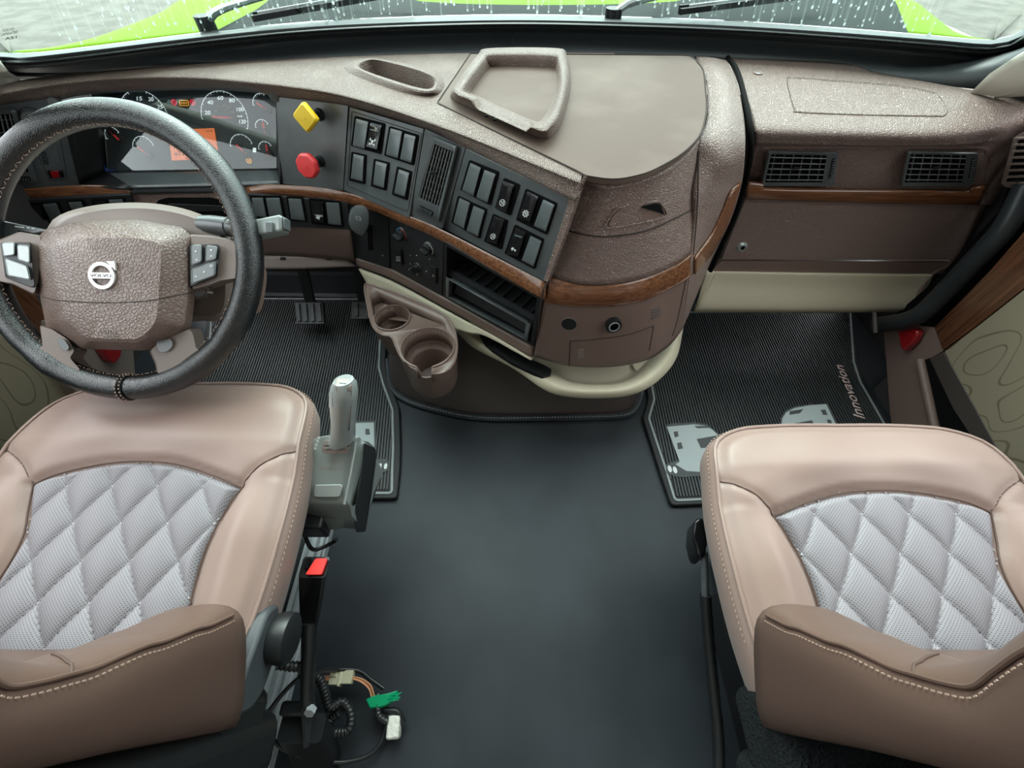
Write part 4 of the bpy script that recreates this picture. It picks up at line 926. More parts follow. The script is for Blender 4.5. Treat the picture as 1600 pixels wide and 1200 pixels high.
for i in range(150):
    a = 2*pi*i/150; a2 = a+.022; d = E1*cos(a)+E2*sin(a); d2 = E1*cos(a2)+E2*sin(a2); fl = .004*(1 if i % 2 else -1)
    r_ = RM-RT-.0002
    st_.tube([W(0,0)+d*r_+EN*(.006+fl*.4), W(0,0)+(d+d2)*.5*(r_-.0012)+EN*.006, W(0,0)+d2*r_+EN*(.006-fl*.4)], .00055, 5)
st_.build('stitching', 'stitch', rim_)
for a in (1.5*pi-.012, 1.5*pi+.018):
    d = E1*cos(a)+E2*sin(a); B().tube([W(0,0)+d*RM+(d*cos(t)+EN*sin(t))*(RT+.0006) for t in [j*2*pi/24 for j in range(24)]], .0016, 6, True).build('cover_seam', 'wheel', rim_)
    tt_ = B()
    for j in range(24):
        t = j*2*pi/24; p = W(0,0)+d*RM+(d*cos(t)+EN*sin(t))*(RT+.0022); tt_.box(p, (.0012, .0018, .0018))
    tt_.build('stitching', 'stitch', rim_)
# airbag pad
def WP(L, h): return [plW.at(x, y, h) for x, y in L]
pa = [(52,378),(72,357),(130,345),(215,343),(285,355),(302,372),(303,420),(304,470),(299,512),(278,528),(245,543),(225,548),(128,545),(105,530),(72,512),(62,460),(54,410)]
pb = [(62,384),(78,364),(132,352),(215,351),(278,362),(292,376),(293,420),(293,468),(288,508),(270,520),(240,534),(222,541),(130,538),(110,524),(83,506),(72,458),(63,412)]
pc = [(80,392),(88,377),(135,366),(215,366),(254,374),(258,392),(256,425),(253,468),(250,500),(243,514),(230,528),(215,536),(135,533),(118,518),(98,500),(88,458),(80,415)]
pcn = inset(WP(pc, .044), 1)
def RP(L, h, r=.007): return roundpoly(WP(L, h), r, 3)
ls = [RP(pa, -.03), RP(pa, .004), RP(pb, .020), RP(pc, .041), inset(RP(pc, .0455), .93), inset(RP(pc, .047), .5), inset(RP(pc, .047), .08)]
pad_ = B().stack(ls, True, True).build('airbag_pad', 'hub', sw, ang=28)
line_on(pad_, [(62,463),(100,470),(170,473),(230,470),(262,464),(301,457)], 'pad_seam', 'seam', sw, .0007, .0002)
# emblem
em = plW.at(161, 431, .0475)
eo = B().ring(em, E1, E2, .0145, .0195, EN*.003, 40).build('emblem', 'emblem', sw)
B().box(em+EN*.0015, (.034, .0085, .004), Matrix((E1, E2, EN)).transposed()).build('emblem_bar', 'emblem', eo)
o = em+E1*.0165+E2*.0155; B().prism([o+EN*.003+E1*a+E2*b_ for a, b_ in ((-.008,.005),(.005,.005),(.005,-.008),(.001,-.003),(-.004,-.006),(-.007,-.002),(-.003,.001))], [o+E1*a+E2*b_ for a, b_ in ((-.008,.005),(.005,.005),(.005,-.008),(.001,-.003),(-.004,-.006),(-.007,-.002),(-.003,.001))]).build('emblem_arrow', 'emblem', eo)
text('VOLVO', em-E1*.0155-E2*.0022+EN*.0035, em+E1*.0155-E2*.0022+EN*.0035, em-E1*.0155+E2*.0022+EN*.0035, 'panel', eo)
pq = plW.at(160, 522, .0465); text('SRS', pq, plW.at(181,522,.0465), plW.at(160,515,.0465), 'taupe', sw); text('AIRBAG', plW.at(160,530,.0465), plW.at(183,530,.0465), plW.at(160,524,.0465), 'taupe', sw)
# spokes
def spoke(name, L, h0, h1, m='taupe', r=.004, parent=sw, ins=.94):
    a, b_ = [plW.at(x, y, h0) for x, y in L], [plW.at(x, y, h1) for x, y in L]
    return B().stack([roundpoly([p-EN*.02 for p in a], r, 4), roundpoly(a, r, 4), roundpoly(inset(b_, ins), r, 4)]).build(name, m, parent, ang=40)
spoke('spoke', [(296,366),(330,368),(352,372),(372,380),(372,436),(345,440),(330,446),(298,455)], .0, .014)
spoke('spoke', [(-30,380),(0,374),(30,362),(66,368),(62,440),(55,462),(20,445),(-30,436)], .0, .014)
spoke('spoke', [(62,508),(80,512),(108,530),(118,548),(110,560),(128,580),(100,588),(60,562),(50,548),(66,540)], -.004, .012)
spoke('spoke', [(233,548),(247,532),(297,512),(303,520),(308,545),(330,552),(290,580),(246,592),(243,570)], -.004, .012)
# thumb switches on the horizontal spokes
def pod(L, keys, nm, clr):
    s_ = spoke('switch_pod', L, .012, .022, 'black', .003)
    for k, sy in keys:
        q = [plW.at(x, y, .023) for x, y in k]; qq_ = [plW.at(x, y, .0265) for x, y in k]
        kb = B().stack([roundpoly(q, .0035, 4), roundpoly(inset(qq_, .93), .003, 4)]).build('pod_button', clr, s_)
        B().tube(roundpoly([p-EN*.0002 for p in inset(q, 1.03)], .0035, 4), .0006, 5, True).build('button_outline', 'decal', s_)
pod([(295,382),(340,381),(344,386),(340,432),(296,450)], [([(300,384),(314,383),(314,409),(300,414)], 0), ([(323,384),(339,386),(336,405),(322,408)], 0), ([(300,421),(336,409),(335,430),(300,443)], 0)], 'r', 'key')
pod([(0,378),(48,378),(55,448),(50,450),(8,434)], [([(3,380),(22,379),(22,398),(6,400)], 0), ([(27,383),(45,385),(46,411),(28,405)], 0), ([(8,404),(42,416),(47,437),(12,430)], 0)], 'l', 'silver')
for c, sy in (((306,393),'fan'),((307,406),'car'),((330,391),'fan'),((330,400),'car'),((306,432),'car'),((319,425),'fan'),((330,416),'gear')): glyph(sy, plW.at(*c, .0268), E1, E2, EN, .0022, sw)
for L in ([(88,529),(100,529),(109,543),(105,549),(94,545)], [(243,533),(268,528),(271,540),(262,550),(247,551)]):
    o_ = spoke('horn_button', L, .009, .016, 'panel', .005)
B().tube([W(0,0,-.05), W(0,0,-.30)], .035, 20).build('shaft', 'black', sw)
# ------------------------------------------------------------------ steering column with stalks
co = thing('steering_column', 'taupe steering column shroud behind the wheel with stalks and ignition lock', 'steering column', W(0,0,-.1))
def Wc(L, h): return [plW.at(x, y, h) for x, y in L]
c0 = [(95,350),(150,330),(230,326),(300,340),(345,370),(352,430),(345,488),(300,494),(240,500),(130,495),(90,440),(85,390)]
c1 = [(110,345),(160,325),(235,322),(300,335),(340,360),(395,430),(400,478),(380,492),(320,492),(150,490),(100,440),(95,380)]
B().stack([resamp(Wc(c0, -.035), 60, True), resamp(inset(Wc(c0, -.06), 1.08), 60, True), resamp(inset(Wc(c0, -.16), 1.1), 60, True), resamp(inset(Wc(c0, -.22), .9), 60, True)]).build('column_shroud', 'taupe', co, ang=50)
lo_ = [(330,440),(352,425),(412,415),(412,470),(402,490),(370,494),(335,490)]
B().stack([resamp(Wc(lo_, -.10), 40, True), resamp(Wc(lo_, -.12), 40, True), resamp(inset(Wc(lo_, -.20), .95), 40, True)]).build('column_lower_cover', 'smooth_brown', co, ang=50)
ig = plW.at(318, 455, -.02); lk = B().ring(ig, E1, E2, .011, .0155, EN*.012, 28).build('ignition_lock', 'chrome', co); B().disc(ig, E1, E2, .011, EN*.008, 24).build('lock_barrel', 'steel', lk)
B().box(ig+EN*.012+E1*.012+E2*.004, (.018, .004, .010), Matrix((E1, E2, EN)).transposed()).build('key', 'chrome', lk)
a_, b_, c_ = plW.at(318,352,-.05), plW.at(360,355,-.035), plW.at(412,360,-.02)
stk = B().tube([a_, a_.lerp(b_, .4), b_], [.016, .017, .015], 16).build('stalk_boot', 'panel', co)
B().tube([a_.lerp(b_, .6), b_, b_.lerp(c_, .4)], [.013, .0135, .012], 16).build('stalk', 'panel', co)
d = (c_-b_).normalized(); sd = E2
hb = B(); 
def ob(c, wv, hv): return roundpoly([c+E2*wv+EN*hv, c-E2*wv+EN*hv, c-E2*wv-EN*hv, c+E2*wv-EN*hv], .004, 3)
p0_, p1_ = plW.at(385,363,-.02), plW.at(446,351,-.005); hd_ = hb.stack([ob(p0_, .011, .012), ob(p0_.lerp(p1_, .3), .0125, .014), ob(p0_.lerp(p1_, .95), .0125, .014), ob(p1_, .010, .011)]).build('stalk_head', 'selector', co)
q0, q1_ = plW.at(419,356,.008), plW.at(424,355,.008); B().box((q0+q1_)/2+EN*.001, (.010, .016, .004), Matrix((E1, E2, EN)).transposed()).build('rocker', 'key', hd_, bevel=.001)
B().box(p1_+d*.002, (.004, .018, .020), Matrix((d, E2, EN)).transposed()).build('end_button', 'panel', hd_, bevel=.002)
glyph('gear', plW.at(352,346,-.0175), E1, E2, EN, .004, co, 'decal')
# left retarder stalk
L = [(-60,338),(0,344),(78,360),(60,364),(0,378),(-60,372)]
rt = [plW.at(x, y, -.02) for x, y in L]; ls_ = B().prism(rt, [p-EN*.014 for p in rt]).build('control_stalk', 'panel', co, bevel=.002)
text('RESUME', plW.at(24,355,-.019), plW.at(38,357,-.019), plW.at(24,352.5,-.019), 'white', ls_); text('OFF  ON', plW.at(42,357,-.019), plW.at(54,358.5,-.019), plW.at(42,354.5,-.019), 'white', ls_)
q = [plW.at(x, y, -.018) for x, y in ((28,360),(52,364),(50,367),(27,365))]; B().prism(q, [p-EN*.002 for p in q]).build('slider', 'void', ls_)
# ------------------------------------------------------------------ seats
PIPE = [(0,.500),(.06,.501),(.12,.498),(.170,.490),(.209,.466),(.228,.432),(.238,.360),(.245,.280),(.247,.220),(.244,.160),(.238,.110),(.228,.06),(.21,.02)]
def inpoly(x, y, P):
    c = False; n = len(P)
    for i in range(n):
        x1, y1 = P[i]; x2, y2 = P[i-1]
        if (y1 > y) != (y2 > y) and x < (x2-x1)*(y-y1)/(y2-y1)+x1: c = not c
    return c
def nearest(x, y, P):
    best = (1e9, x, y); n = len(P)
    for i in range(n):
        ax, ay = P[i-1]; bx, by = P[i]; dx, dy = bx-ax, by-ay; q = dx*dx+dy*dy
        t = 0 if q == 0 else max(0, min(1, ((x-ax)*dx+(y-ay)*dy)/q)); px, py = ax+dx*t, ay+dy*t; d = hypot(px-x, py-y)
        if d < best[0]: best = (d, px, py)
    return best
def field(poly, step, zf, inv, name, m, parent):
    xs = [p[0] for p in poly]; ys = [p[1] for p in poly]; x0, y0 = min(xs)-step, min(ys)-step
    nx, ny = int((max(xs)-x0)/step)+2, int((max(ys)-y0)/step)+2
    ins = [[inpoly(x0+i*step, y0+j*step, poly) for j in range(ny+1)] for i in range(nx+1)]
    vid = {}; b = B()
    def vert(i, j):
        if (i, j) not in vid:
            x, y = x0+i*step, y0+j*step
            if not ins[i][j]: _, x, y = nearest(x, y, poly)
            vid[(i, j)] = len(b.v); b.v.append(inv(x, y, zf(x, y)))
        return vid[(i, j)]
    for i in range(nx):
        for j in range(ny):
            k = ins[i][j]+ins[i+1][j]+ins[i][j+1]+ins[i+1][j+1]
            if k >= 1: b.f.append((vert(i, j), vert(i+1, j), vert(i+1, j+1), vert(i, j+1)))
    return b.build(name, m, parent, face=True, ang=75)
def make_seat(cx, sgn, dy, frontcut, side_txt, label):
    """local x points to the aisle (sgn turns it), local y forward; the cushion dips to the rear"""
    t = thing('seat', label, 'seat', (cx, .2+dy, 0), 'cab seats')
    def base(y): 
        y0 = min(y, .36); return .58 + .19*(y0-.30) + (.0 if y < .36 else -.02*((y-.36)/.14)**2)
    half = [(x, (y if y < .3 else .3+(y-.3)*frontcut)) for x, y in PIPE]
    hs = resamp([V((x, y, 0)) for x, y in half], 40); out = [(p.x, p.y) for p in hs]
    poly = out + [(-x, y) for x, y in reversed(out[1:])]
    QT = [(-.158,.292),(-.127,.309),(-.06,.325),(0,.329),(.06,.323),(.12,.306),(.168,.288),(.150,.236),(.142,.19),(.143,.14),(.150,.09),(.158,.04),(.16,.01),(-.165,.01),(-.16,.06),(-.148,.12),(-.135,.18),(-.135,.22),(-.145,.25)]
    fy = lambda y: y if y < .3 else .3+(y-.3)*(frontcut*.5+.5)
    QT = [(x, fy(y)) for x, y in QT]
    Q = []
    for i in range(len(QT)):
        Q.append(QT[i])
    topc = resamp([V((x, y, 0)) for x, y in QT[:7]], 24); rt_ = resamp([V((x, y, 0)) for x, y in QT[6:13]], 20); lt_ = resamp([V((x, y, 0)) for x, y in QT[13:]+[QT[0]]], 20)
    Q = [(p.x, p.y) for p in topc]+[(p.x, p.y) for p in rt_[1:]]+[(p.x, p.y) for p in lt_[:-1]]
    inv = lambda x, y, z: V((cx+sgn*x, y+dy, z))
    def sm(a, b_, x): u = max(0, min(1, (x-a)/(b_-a))); return u*u*(3-2*u)
    seams = [resamp([V((a, fy(b_), 0)) for a, b_ in L], 16) for L in ([(.168,.288),(.19,.315),(.215,.335),(.241,.352)], [(-.158,.292),(-.18,.318),(-.21,.338),(-.240,.352)])]
    seams = [[(p.x, p.y) for p in s_] for s_ in seams]
    def dline(x, y, P): 
        return min(hypot(p[0]-x, p[1]-y) for p in P)
    def ztop(x, y):
        d = nearest(x, y, Q); dist = d[0]; inq = inpoly(x, y, Q)
        e = nearest(x, y, poly)[0]
        z = base(y) + .012*sm(0, .09, e) - .010*(1-sm(0, .02, e))
        if inq: z -= .010
        else:
            z += .010*sm(0, .05, dist) - .010*(1-sm(0, .012, dist))
            z -= .004*math.exp(-(min(dline(x, y, seams[0]), dline(x, y, seams[1]))/.005)**2)
            z += .0022*sin(x*38+1.3*sin(y*30))*sm(0, .05, e)*sm(0, .04, dist)*(1 if y > .3 else .3)
            if abs(x) > .15 and y < .3: z += .012*sm(.15, .2, abs(x))*sm(.33, .2, y)
        return z
    cu_ = field(poly, .0055, ztop, inv, 'cushion', 'leather', t)
    a_ = .071; bb = .0535
    def zq(x, y):
        u = (x+.034)/a_; v = (y-.289)/bb
        p = (u+v*.5+.0) % 1; q = (u-v*.5) % 1
        h = (abs(sin(pi*p))*abs(sin(pi*q)))**.28
        e = nearest(x, y, Q)[0]
        return base(y) + .012 - .012 + .0125*h*sm(-.002, .012, e) - .004*(1-sm(0, .006, e)) + .002
    # quilt seams run between the diamonds
    qp = field(Q, .0026, zq, inv, 'quilted_panel', 'quilt', t)
    sq_ = B()
    for k in range(-9, 12):
        for sg in (1, -1):
            n = 130; prev = None
            for i in range(n):
                v = -6+i*(7.5/n); u = k-sg*v*.5; x, y = u*a_-.034, .289+v*bb
                if i % 2 == 0 and inpoly(x, y, Q):
                    v2 = v+7.5/n*.95; u2 = k-sg*v2*.5; x2, y2 = u2*a_-.034, .289+v2*bb
                    sq_.beam(inv(x, y, base(y)+.0042), inv(x2, y2, base(y2)+.0042), V((0, 0, 1)), .0014, .0012)
    sq_.build('quilt_stitching', 'greystitch', qp, smooth=False)
    B().tube([inv(x, y, ztop(x, y)+.0038) for x, y in Q], .0013, 6, True).build('panel_piping', 'darkleather', t)
    for s_ in seams: B().tube([inv(x, y, ztop(x, y)+.0012) for x, y in s_], .0010, 6).build('cushion_seam', 'darkleather', t)
    ed = [inv(x, y, ztop(x, y)) for x, y in poly]
    cen = inv(0, .2, .5)
    def outw(L, k, dz): 
        r = []
        for p in L: d = V((p.x-cen.x, (p.y-cen.y)*.8, 0)).normalized(); r.append(p+d*k+V((0, 0, dz)))
        return r
    B().stack([ed, outw(ed, .007, -.006), outw(ed, .011, -.028), outw(ed, .008, -.055), outw(ed, -.004, -.085), outw(ed, -.03, -.105), outw(ed, -.07, -.11)], False, True).build('side_panel', 'leather', t, ang=70)
    B().tube(outw(ed, .002, .0005), .0030, 7, True).build('edge_piping', 'leather', t)
    st = B(); rr_ = resamp(outw(ed, .0100, -.0125), 500, True)
    for i in range(0, 500, 2):
        if rr_[i].y > .13+dy: st.beam(rr_[i], rr_[(i+1) % 500], V((0, 0, 1)), .0010, .0014)
    st.build('edge_stitching', 'stitch', t, smooth=False)
    # backrest: stacked sections, aisle side last
    loops = []; seam = []
    YS = [(.575,.112),(.618,.104),(.689,.078),(.75,.056),(.82,.027),(.865,.016),(.92,.032),(1.0,.06),(1.1,.07),(1.25,.05)]
    def ysf(z):
        for (a, b_), (c, d_) in zip(YS, YS[1:]):
            if z <= c: u = (z-a)/(c-a); u = u*u*(3-2*u)*.4+u*.6; return b_+(d_-b_)*u
        return YS[-1][1]
    for k in range(29):
        z = .612 + k*(.60/28); ys = ysf(z)-dy; yr = -.004-.10*(z-.57)-dy
        hw = .255 + .008*sin(min(1, (z-.6)/.2)*pi*.75) - .05*max(0, (z-.95))
        bol = ys + .010*max(0, min(1, (.72-z)/.08)) + .028*sm(.80, .88, z); ctr = ys-.035+.01*sm(.8, .9, z)
        half_ = [(0, ctr), (.08, ctr+.002), (.13, ctr+.012), (.165, bol-.008), (.20, bol), (.235, (ys+bol)/2+.004), (hw-.004, ys), (hw+.003, ys-.018), (hw+.004, (ys+yr)/2), (hw, yr+.014), (hw-.018, yr-.002), (.15, yr-.012), (0, yr-.014)]
        full = half_ + [(-x, y) for x, y in reversed(half_[1:-1])]
        fade = 1-sm(.60, .74, z); pts = [inv(x, y, z+(y-ys)*.72*fade) for x, y in full]; loops.append(pts)
        seam.append((inv(hw-.003, ys+.001, z), inv(-(hw-.003), ys+.001, z)))
    lp_ = [resamp(l_, 110, True) for l_ in loops]
    top_ = inset([p+V((0, 0, .03)) for p in lp_[-1]], .9); bot_ = inset([p-V((0, 0, .014)) for p in lp_[0]], .93)
    bk_ = B().stack([bot_]+lp_+[top_]).build('backrest', 'shadeleather', t, ang=70)
    for s_ in (0, 1):
        ln = resamp([q[s_] for q in seam[1:]], 220); B().tube(ln, .0019, 7).build('backrest_seam', 'shadeleather', bk_)
        bs = B(); off_ = V((0, -.0060, 0)) + V(((sgn if s_ == 0 else -sgn)*.0040, 0, 0))
        for i in range(0, 219, 2): bs.beam(ln[i]+off_, ln[i+1]+off_, V((1, 0, 0)), .0010, .0010)
        bs.build('backrest_stitching', 'stitch', bk_, smooth=False)
        # notch seam across the bolster
    tb = bvh(bk_)
    for s_ in (1, -1):
        pts = []
        for i in range(14):
            x = (.185+.0055*i)*s_; o_ = inv(x, .5, .780+.74*(.0055*i-.015)); l_, n_, _, _ = tb.ray_cast(o_, V((0, -1, 0)))
            if l_: pts.append(l_+V((0, .0006, 0)))
        if len(pts) > 3: B().tube(pts, .0013, 6).build('bolster_seam', 'darkleather', bk_)
    # shell and base
    B().box((cx, -.075+dy, .78), (.50, .09, .80), Matrix.Rotation(radians(7), 3, 'X')).build('back_shell', 'fuzz' if sgn < 0 else 'black', t, bevel=.03, seg=4)
    B().box((cx, -.025, .50), (.49, .13, .12)).build('rear_carpet', 'fuzz' if sgn < 0 else 'black', t, bevel=.02, seg=3)
    B().box((cx, .20+dy, .405), (.34, .40, .09)).build('seat_pan', 'black', t, bevel=.02, seg=3)
    B().box((cx+sgn*-.06, .12+dy, FZ+.11), (.34, .46, .22)).build('pedestal', 'cowlin', t, bevel=.02, seg=3)
    return t, inv, base
drv, invD, baseD = make_seat(-.592, 1, 0, 1.0, 'left', 'mocha leather driver seat with grey diamond quilting behind the steering wheel')
pas, invP, baseP = make_seat(.562, -1, -.045, .72, 'right', 'mocha leather passenger seat with grey diamond quilting, opposite the wheel')
# driver seat fittings on the aisle side
sc = roundpoly([V((-.355, y, z)) for y, z in ((.135,.53),(.10,.503),(.06,.494),(.03,.50),(.010,.518),(.0,.56),(.05,.565),(.12,.555))], .012)
B().prism([p+V((.02, 0, 0)) for p in sc], sc).build('side_cover', 'cowlin', drv, bevel=.005)
kb = V((-.327, .092, .515)); B().stack([[kb+V((dx, cos(a)*.034*k, sin(a)*.030*k)) for a in [2*pi*i/24 for i in range(24)]] for dx, k in ((-.01,.9),(.006,1),(.016,.95),(.02,.7))]).build('recline_knob', 'black', drv)
rl = B()
for dx in (-.026, -.010, .010, .026): rl.box((-.462+dx, .20, FZ+.030), (.005, .80, .014))
rl.box((-.462, .20, FZ+.011), (.062, .80, .020)); rl.build('slide_rail', 'steel', drv)
# passenger pedestal plate with bolt, and webbing column
B().box((.425, -.02, FZ+.10), (.010, .46, .20)).build('pedestal_side_plate', 'gloss', pas, bevel=.004)
o = PX(1172, 1115, .419); B().disc(o, V((0,1,0)), V((0,0,1)), .008, V((-.006,0,0)), 6).build('bolt', 'steel', pas)
bs_ = thing('seat_belt_stalk', 'long black sleeved belt stalk with buckle beside the passenger seat', 'seat belt', PZ(1130,1200,.2))
pts = T([(1100,862,.42),(1101,890,.40),(1102,930,.37),(1107,1000,.32),(1115,1080,.27),(1122,1150,.23),(1124,1230,.20)])
B().tube(resamp(pts[:3], 10), .0065, 12).build('cable_sleeve', 'panel', bs_); B().tube(resamp(pts[2:], 30), .0100, 12).build('sleeve', 'black', bs_)
b_h = T([(1086,812,.46),(1096,806,.46),(1104,815,.46),(1106,850,.44),(1102,872,.43),(1090,868,.43),(1084,840,.45)]); B().prism(b_h, [p-V((0, 0, .05)) for p in b_h]).build('buckle_housing', 'gloss', bs_, bevel=.006, seg=3)

# ------------------------------------------------------------------ gear selector
gs = thing('gear_selector', 'grey gear selector console with upright handle beside the driver seat', 'gear selector', (-.30, .33, .36))
ZS = .53
def gsl(L, z): return roundpoly([PZ(x, y, z) for x, y in L], [.012]*len(L), 4)
g0 = [(506,684),(560,680),(577,690),(585,706),(566,785),(548,800),(478,797),(470,780),(483,700),(492,687)]
def GP(L): return [PZ(x, y, z) for x, y, z in L]
topo = GP([(492,686,.555),(515,680,.562),(555,681,.562),(566,688,.55),(571,700,.54),(564,738,.52),(548,787,.50),(540,789,.50),(478,786,.50),(471,778,.505),(476,735,.525),(484,698,.548)])
mid_ = GP([(490,688,.535),(515,684,.54),(555,684,.54),(570,691,.53),(576,703,.52),(567,745,.495),(552,795,.475),(544,808,.47),(480,802,.47),(469,786,.485),(474,738,.505),(482,700,.53)])
bot_ = [V((p.x*.98-.004, p.y+.004, .40 if i in (6,7,8,9) else .42)) for i, p in enumerate(mid_)]
n_ = 84
B().stack([resamp(bot_, n_, True), resamp(mid_, n_, True), resamp(topo, n_, True), resamp(inset([p+V((0,0,.004)) for p in topo], .93), n_, True), resamp(inset([p+V((0,0,.006)) for p in topo], .5), n_, True)]).build('selector_housing', 'selector', gs, ang=45)
plS = Pl(GP([(515,700,.566),(550,700,.566),(545,780,.511),(480,778,.511)]))
plate('gate_window', plS, [(506,689),(549,690),(545,706),(540,709),(510,709),(502,706)], 'taupe', gs, .0015, .002, .003, .0005)
for k in range(2): B().beam(plS.at(507,694+k*6,.003), plS.at(546,694+k*6,.003), plS.n, .002, .002).build('gate_rib', 'selector', gs)
plate('lid', plS, [(492,758),(532,757),(535,760),(531,775),(528,777),(493,777),(490,774)], 'silver', gs, .0025, .004, .002, .001)
ptext('VOLVO', plS, (500,735), (536,735), (501,730), 'taupe', gs, h=.003)
for s_, x, y in (('R',497,686),('N',495,691),('D',493,697),('M',491,703)): ptext(s_, plS, (x,y), (x+3,y), (x,y-4), 'white', gs, h=.004)
er = GP([(556,690,.56),(549,735,.538),(538,788,.511)]); B().tube(resamp(er, 20), .0022, 6).build('edge_strip', 'silver', gs)
sp_ = roundpoly(GP([(568,692,.553),(587,701,.525),(588,719,.50),(581,771,.46),(571,831,.40),(556,832,.41),(549,792,.47),(558,786,.498),(566,735,.535)]), .004)
B().prism([p+(CC-p).normalized()*.010 for p in sp_], [p-(CC-p).normalized()*.004 for p in sp_]).build('side_pad', 'panel2', gs, bevel=.002)
plF = Pl(GP([(482,795,.485),(548,797,.485),(545,832,.415)])); plate('front_cover', plF, [(496,811),(535,811),(536,824),(532,828),(500,828),(496,822)], 'selector', gs, .002, .003, .003)
# handle
hp = [(PZ(534,686,.56), .026), (PZ(535,683,.575), .0245), (PZ(536,672,.60), .0225), (PZ(536.5,655,.625), .022), (PZ(537,635,.655), .0235), (PZ(537,618,.68), .0245), (PZ(537,603,.70), .022), (PZ(536.5,594,.712), .016)]
lp_ = []
for p, r in hp: lp_.append([p+V((cos(a)*r*.88, sin(a)*r, 0))+V((0,0,sin(a)*-.006)) for a in [2*pi*i/32 for i in range(32)]])
hn = B().stack(lp_).build('handle', 'silver', gs, ang=60)
th_ = bvh(hn); bq = [on(th_, x, y, .0015) for x, y in ((526,592),(547,592),(549,600),(545,605),(525,605),(523,601))]
if all(bq): 
    bq = roundpoly(bq, .003); hb_ = B().prism(bq, [p-V((0, .004, .006)) for p in bq]).build('shift_button', 'taupe', gs, bevel=.001)
    q = [on(th_, x, y, .002) for x, y in ((531,596),(541,597),(541,600),(531,599))]
    B().prism(q, [p-V((0, 0, .002)) for p in q]).build('button_mark', 'white', hb_)
B().tube([on(th_, 548, 610, .0003), on(th_, 547, 640, .0003), on(th_, 545, 672, .0003)], .0012, 6).build('handle_seam', 'chrome', gs)
sq = [on(th_, x, y, .001) for x, y in ((517,612),(520,612),(520,634),(517,634))]
if all(sq): B().prism(sq, [p-V((.003, 0, .003)) for p in sq]).build('side_trigger', 'silver', gs)
cbl = resamp(GP([(478,822,.40),(478,840,.37),(488,858,.34),(505,855,.33),(522,846,.33),(526,842,.34)]), 40); B().tube(cbl, .004, 8).build('cable', 'black', gs)
B().box((-.36, .30, .44), (.05, .07, .05)).build('mounting_bracket', 'black', gs, bevel=.004)

# ------------------------------------------------------------------ floor mats
def floormat(name, label, outl, ang, inset_px, x0, x1, script=None):
    t = thing(name, label, 'floor mat', (x0*.5+x1*.5, .9, 0), 'floor mats')
    P = [PZ(x, y, FZ+.006) for x, y in outl]; rp_ = roundpoly(P, .012, 4)
    B().prism([V((p.x, p.y, FZ+.014)) for p in rp_], [V((p.x, p.y, FZ)) for p in rp_]).build('mat_base', 'mat', t, bevel=.003)
    c = sum(P, V())/len(P)
    inn = []
    n = len(P)
    for i in range(n):
        a, b_, d = P[i-1], P[i], P[(i+1) % n]; e1, e2 = (b_-a).normalized(), (d-b_).normalized(); nrm = V((-(e1+e2).y, (e1+e2).x, 0)).normalized()
        if not inpoly((b_+nrm*.004).x, (b_+nrm*.004).y, [(q.x, q.y) for q in P]): nrm = -nrm
        inn.append(b_+nrm*inset_px)
    rin = roundpoly(inn, .01, 4)
    B().tube([V((p.x, p.y, FZ+.0155)) for p in rin], .0035, 6, True, .5, (0, 0, 1)).build('border_line', 'matline', t)
    poly = [(p.x, p.y) for p in inset(rin, .985)]
    ca, sa_ = cos(ang), sin(ang); rot = [(x*ca+y*sa_, -x*sa_+y*ca) for x, y in poly]
    xs = [p[0] for p in rot]; r = B(); x = min(xs)+.005
    while x < max(xs)-.004:
        ys = []
        for i in range(len(rot)):
            (xa, ya), (xb, yb) = rot[i-1], rot[i]
            if (xa > x) != (xb > x): ys.append(ya+(yb-ya)*(x-xa)/(xb-xa))
        ys.sort()
        for k in range(0, len(ys)-1, 2):
            a, b_ = ys[k]+.004, ys[k+1]-.004
            if b_-a > .01:
                pa, pb = V((x*ca-a*sa_, x*sa_+a*ca, FZ+.016)), V((x*ca-b_*sa_, x*sa_+b_*ca, FZ+.016)); r.beam(pa, pb, V((0, 0, 1)), .0036, .005)
        x += .0078
    r.build('ribs', 'rib', t, smooth=False)
    return t
dm = floormat('floor_mat', 'black ribbed rubber mat with pedals above it, left of the aisle', [(621,781),(626,735),(627,700),(625,640),(610,600),(603,575),(606,480),(600,466),(330,466),(320,540),(280,660),(250,781)], .10, .020, -1.0, -.25)
pm = floormat('floor_mat', 'black ribbed rubber mat with pale truck prints and pink script, right of the aisle', [(1048,792),(1030,740),(1003,655),(1012,625),(1004,580),(1010,500),(1000,488),(1330,488),(1340,570),(1350,600),(1430,740),(1440,775)], -.03, .017, .3, 1.0)
def flat(L, m, parent, name, z=.0195, t_=.0012):
    P = [PZ(x, y, FZ+z) for x, y in L]; return B().prism(P, [p-V((0, 0, t_)) for p in P]).build(name, m, parent, smooth=False)
def zf(cx, cy, s): return lambda L: [(cx+x/s, cy+y/s) for x, y in L]
f4 = zf(1000, 480, 4); f75 = zf(1010, 640, 7.5)
flat(f75([(225,180),(300,160),(560,150),(700,170),(790,235),(860,300),(860,760),(430,790),(330,780),(240,740),(230,640),(380,590)]), 'decaldark', pm, 'truck_print_backing', .0188)
tp_ = flat(f75([(300,195),(560,172),(700,190),(780,240),(840,300),(840,740),(470,720),(340,640),(390,610),(240,200)]), 'decal', pm, 'truck_print', .0197)
for L in ([(318,262),(365,252),(378,310),(335,328)], [(360,392),(410,382),(428,455),(370,465)], [(560,192),(720,190),(745,212),(600,218)], [(590,345),(840,300),(840,430),(640,450)]): flat(f75(L), 'decaldark', tp_, 'print_window', .0202)
for x, y in ((273,695),(335,708)): 
    o = PZ(*f75([(x, y)])[0], FZ+.0196); B().disc(o, V((.7, 0, 0)), V((0, 1.3, 0)), .0075, V((0, 0, .0006)), 20).build('print_headlight', 'white', tp_)
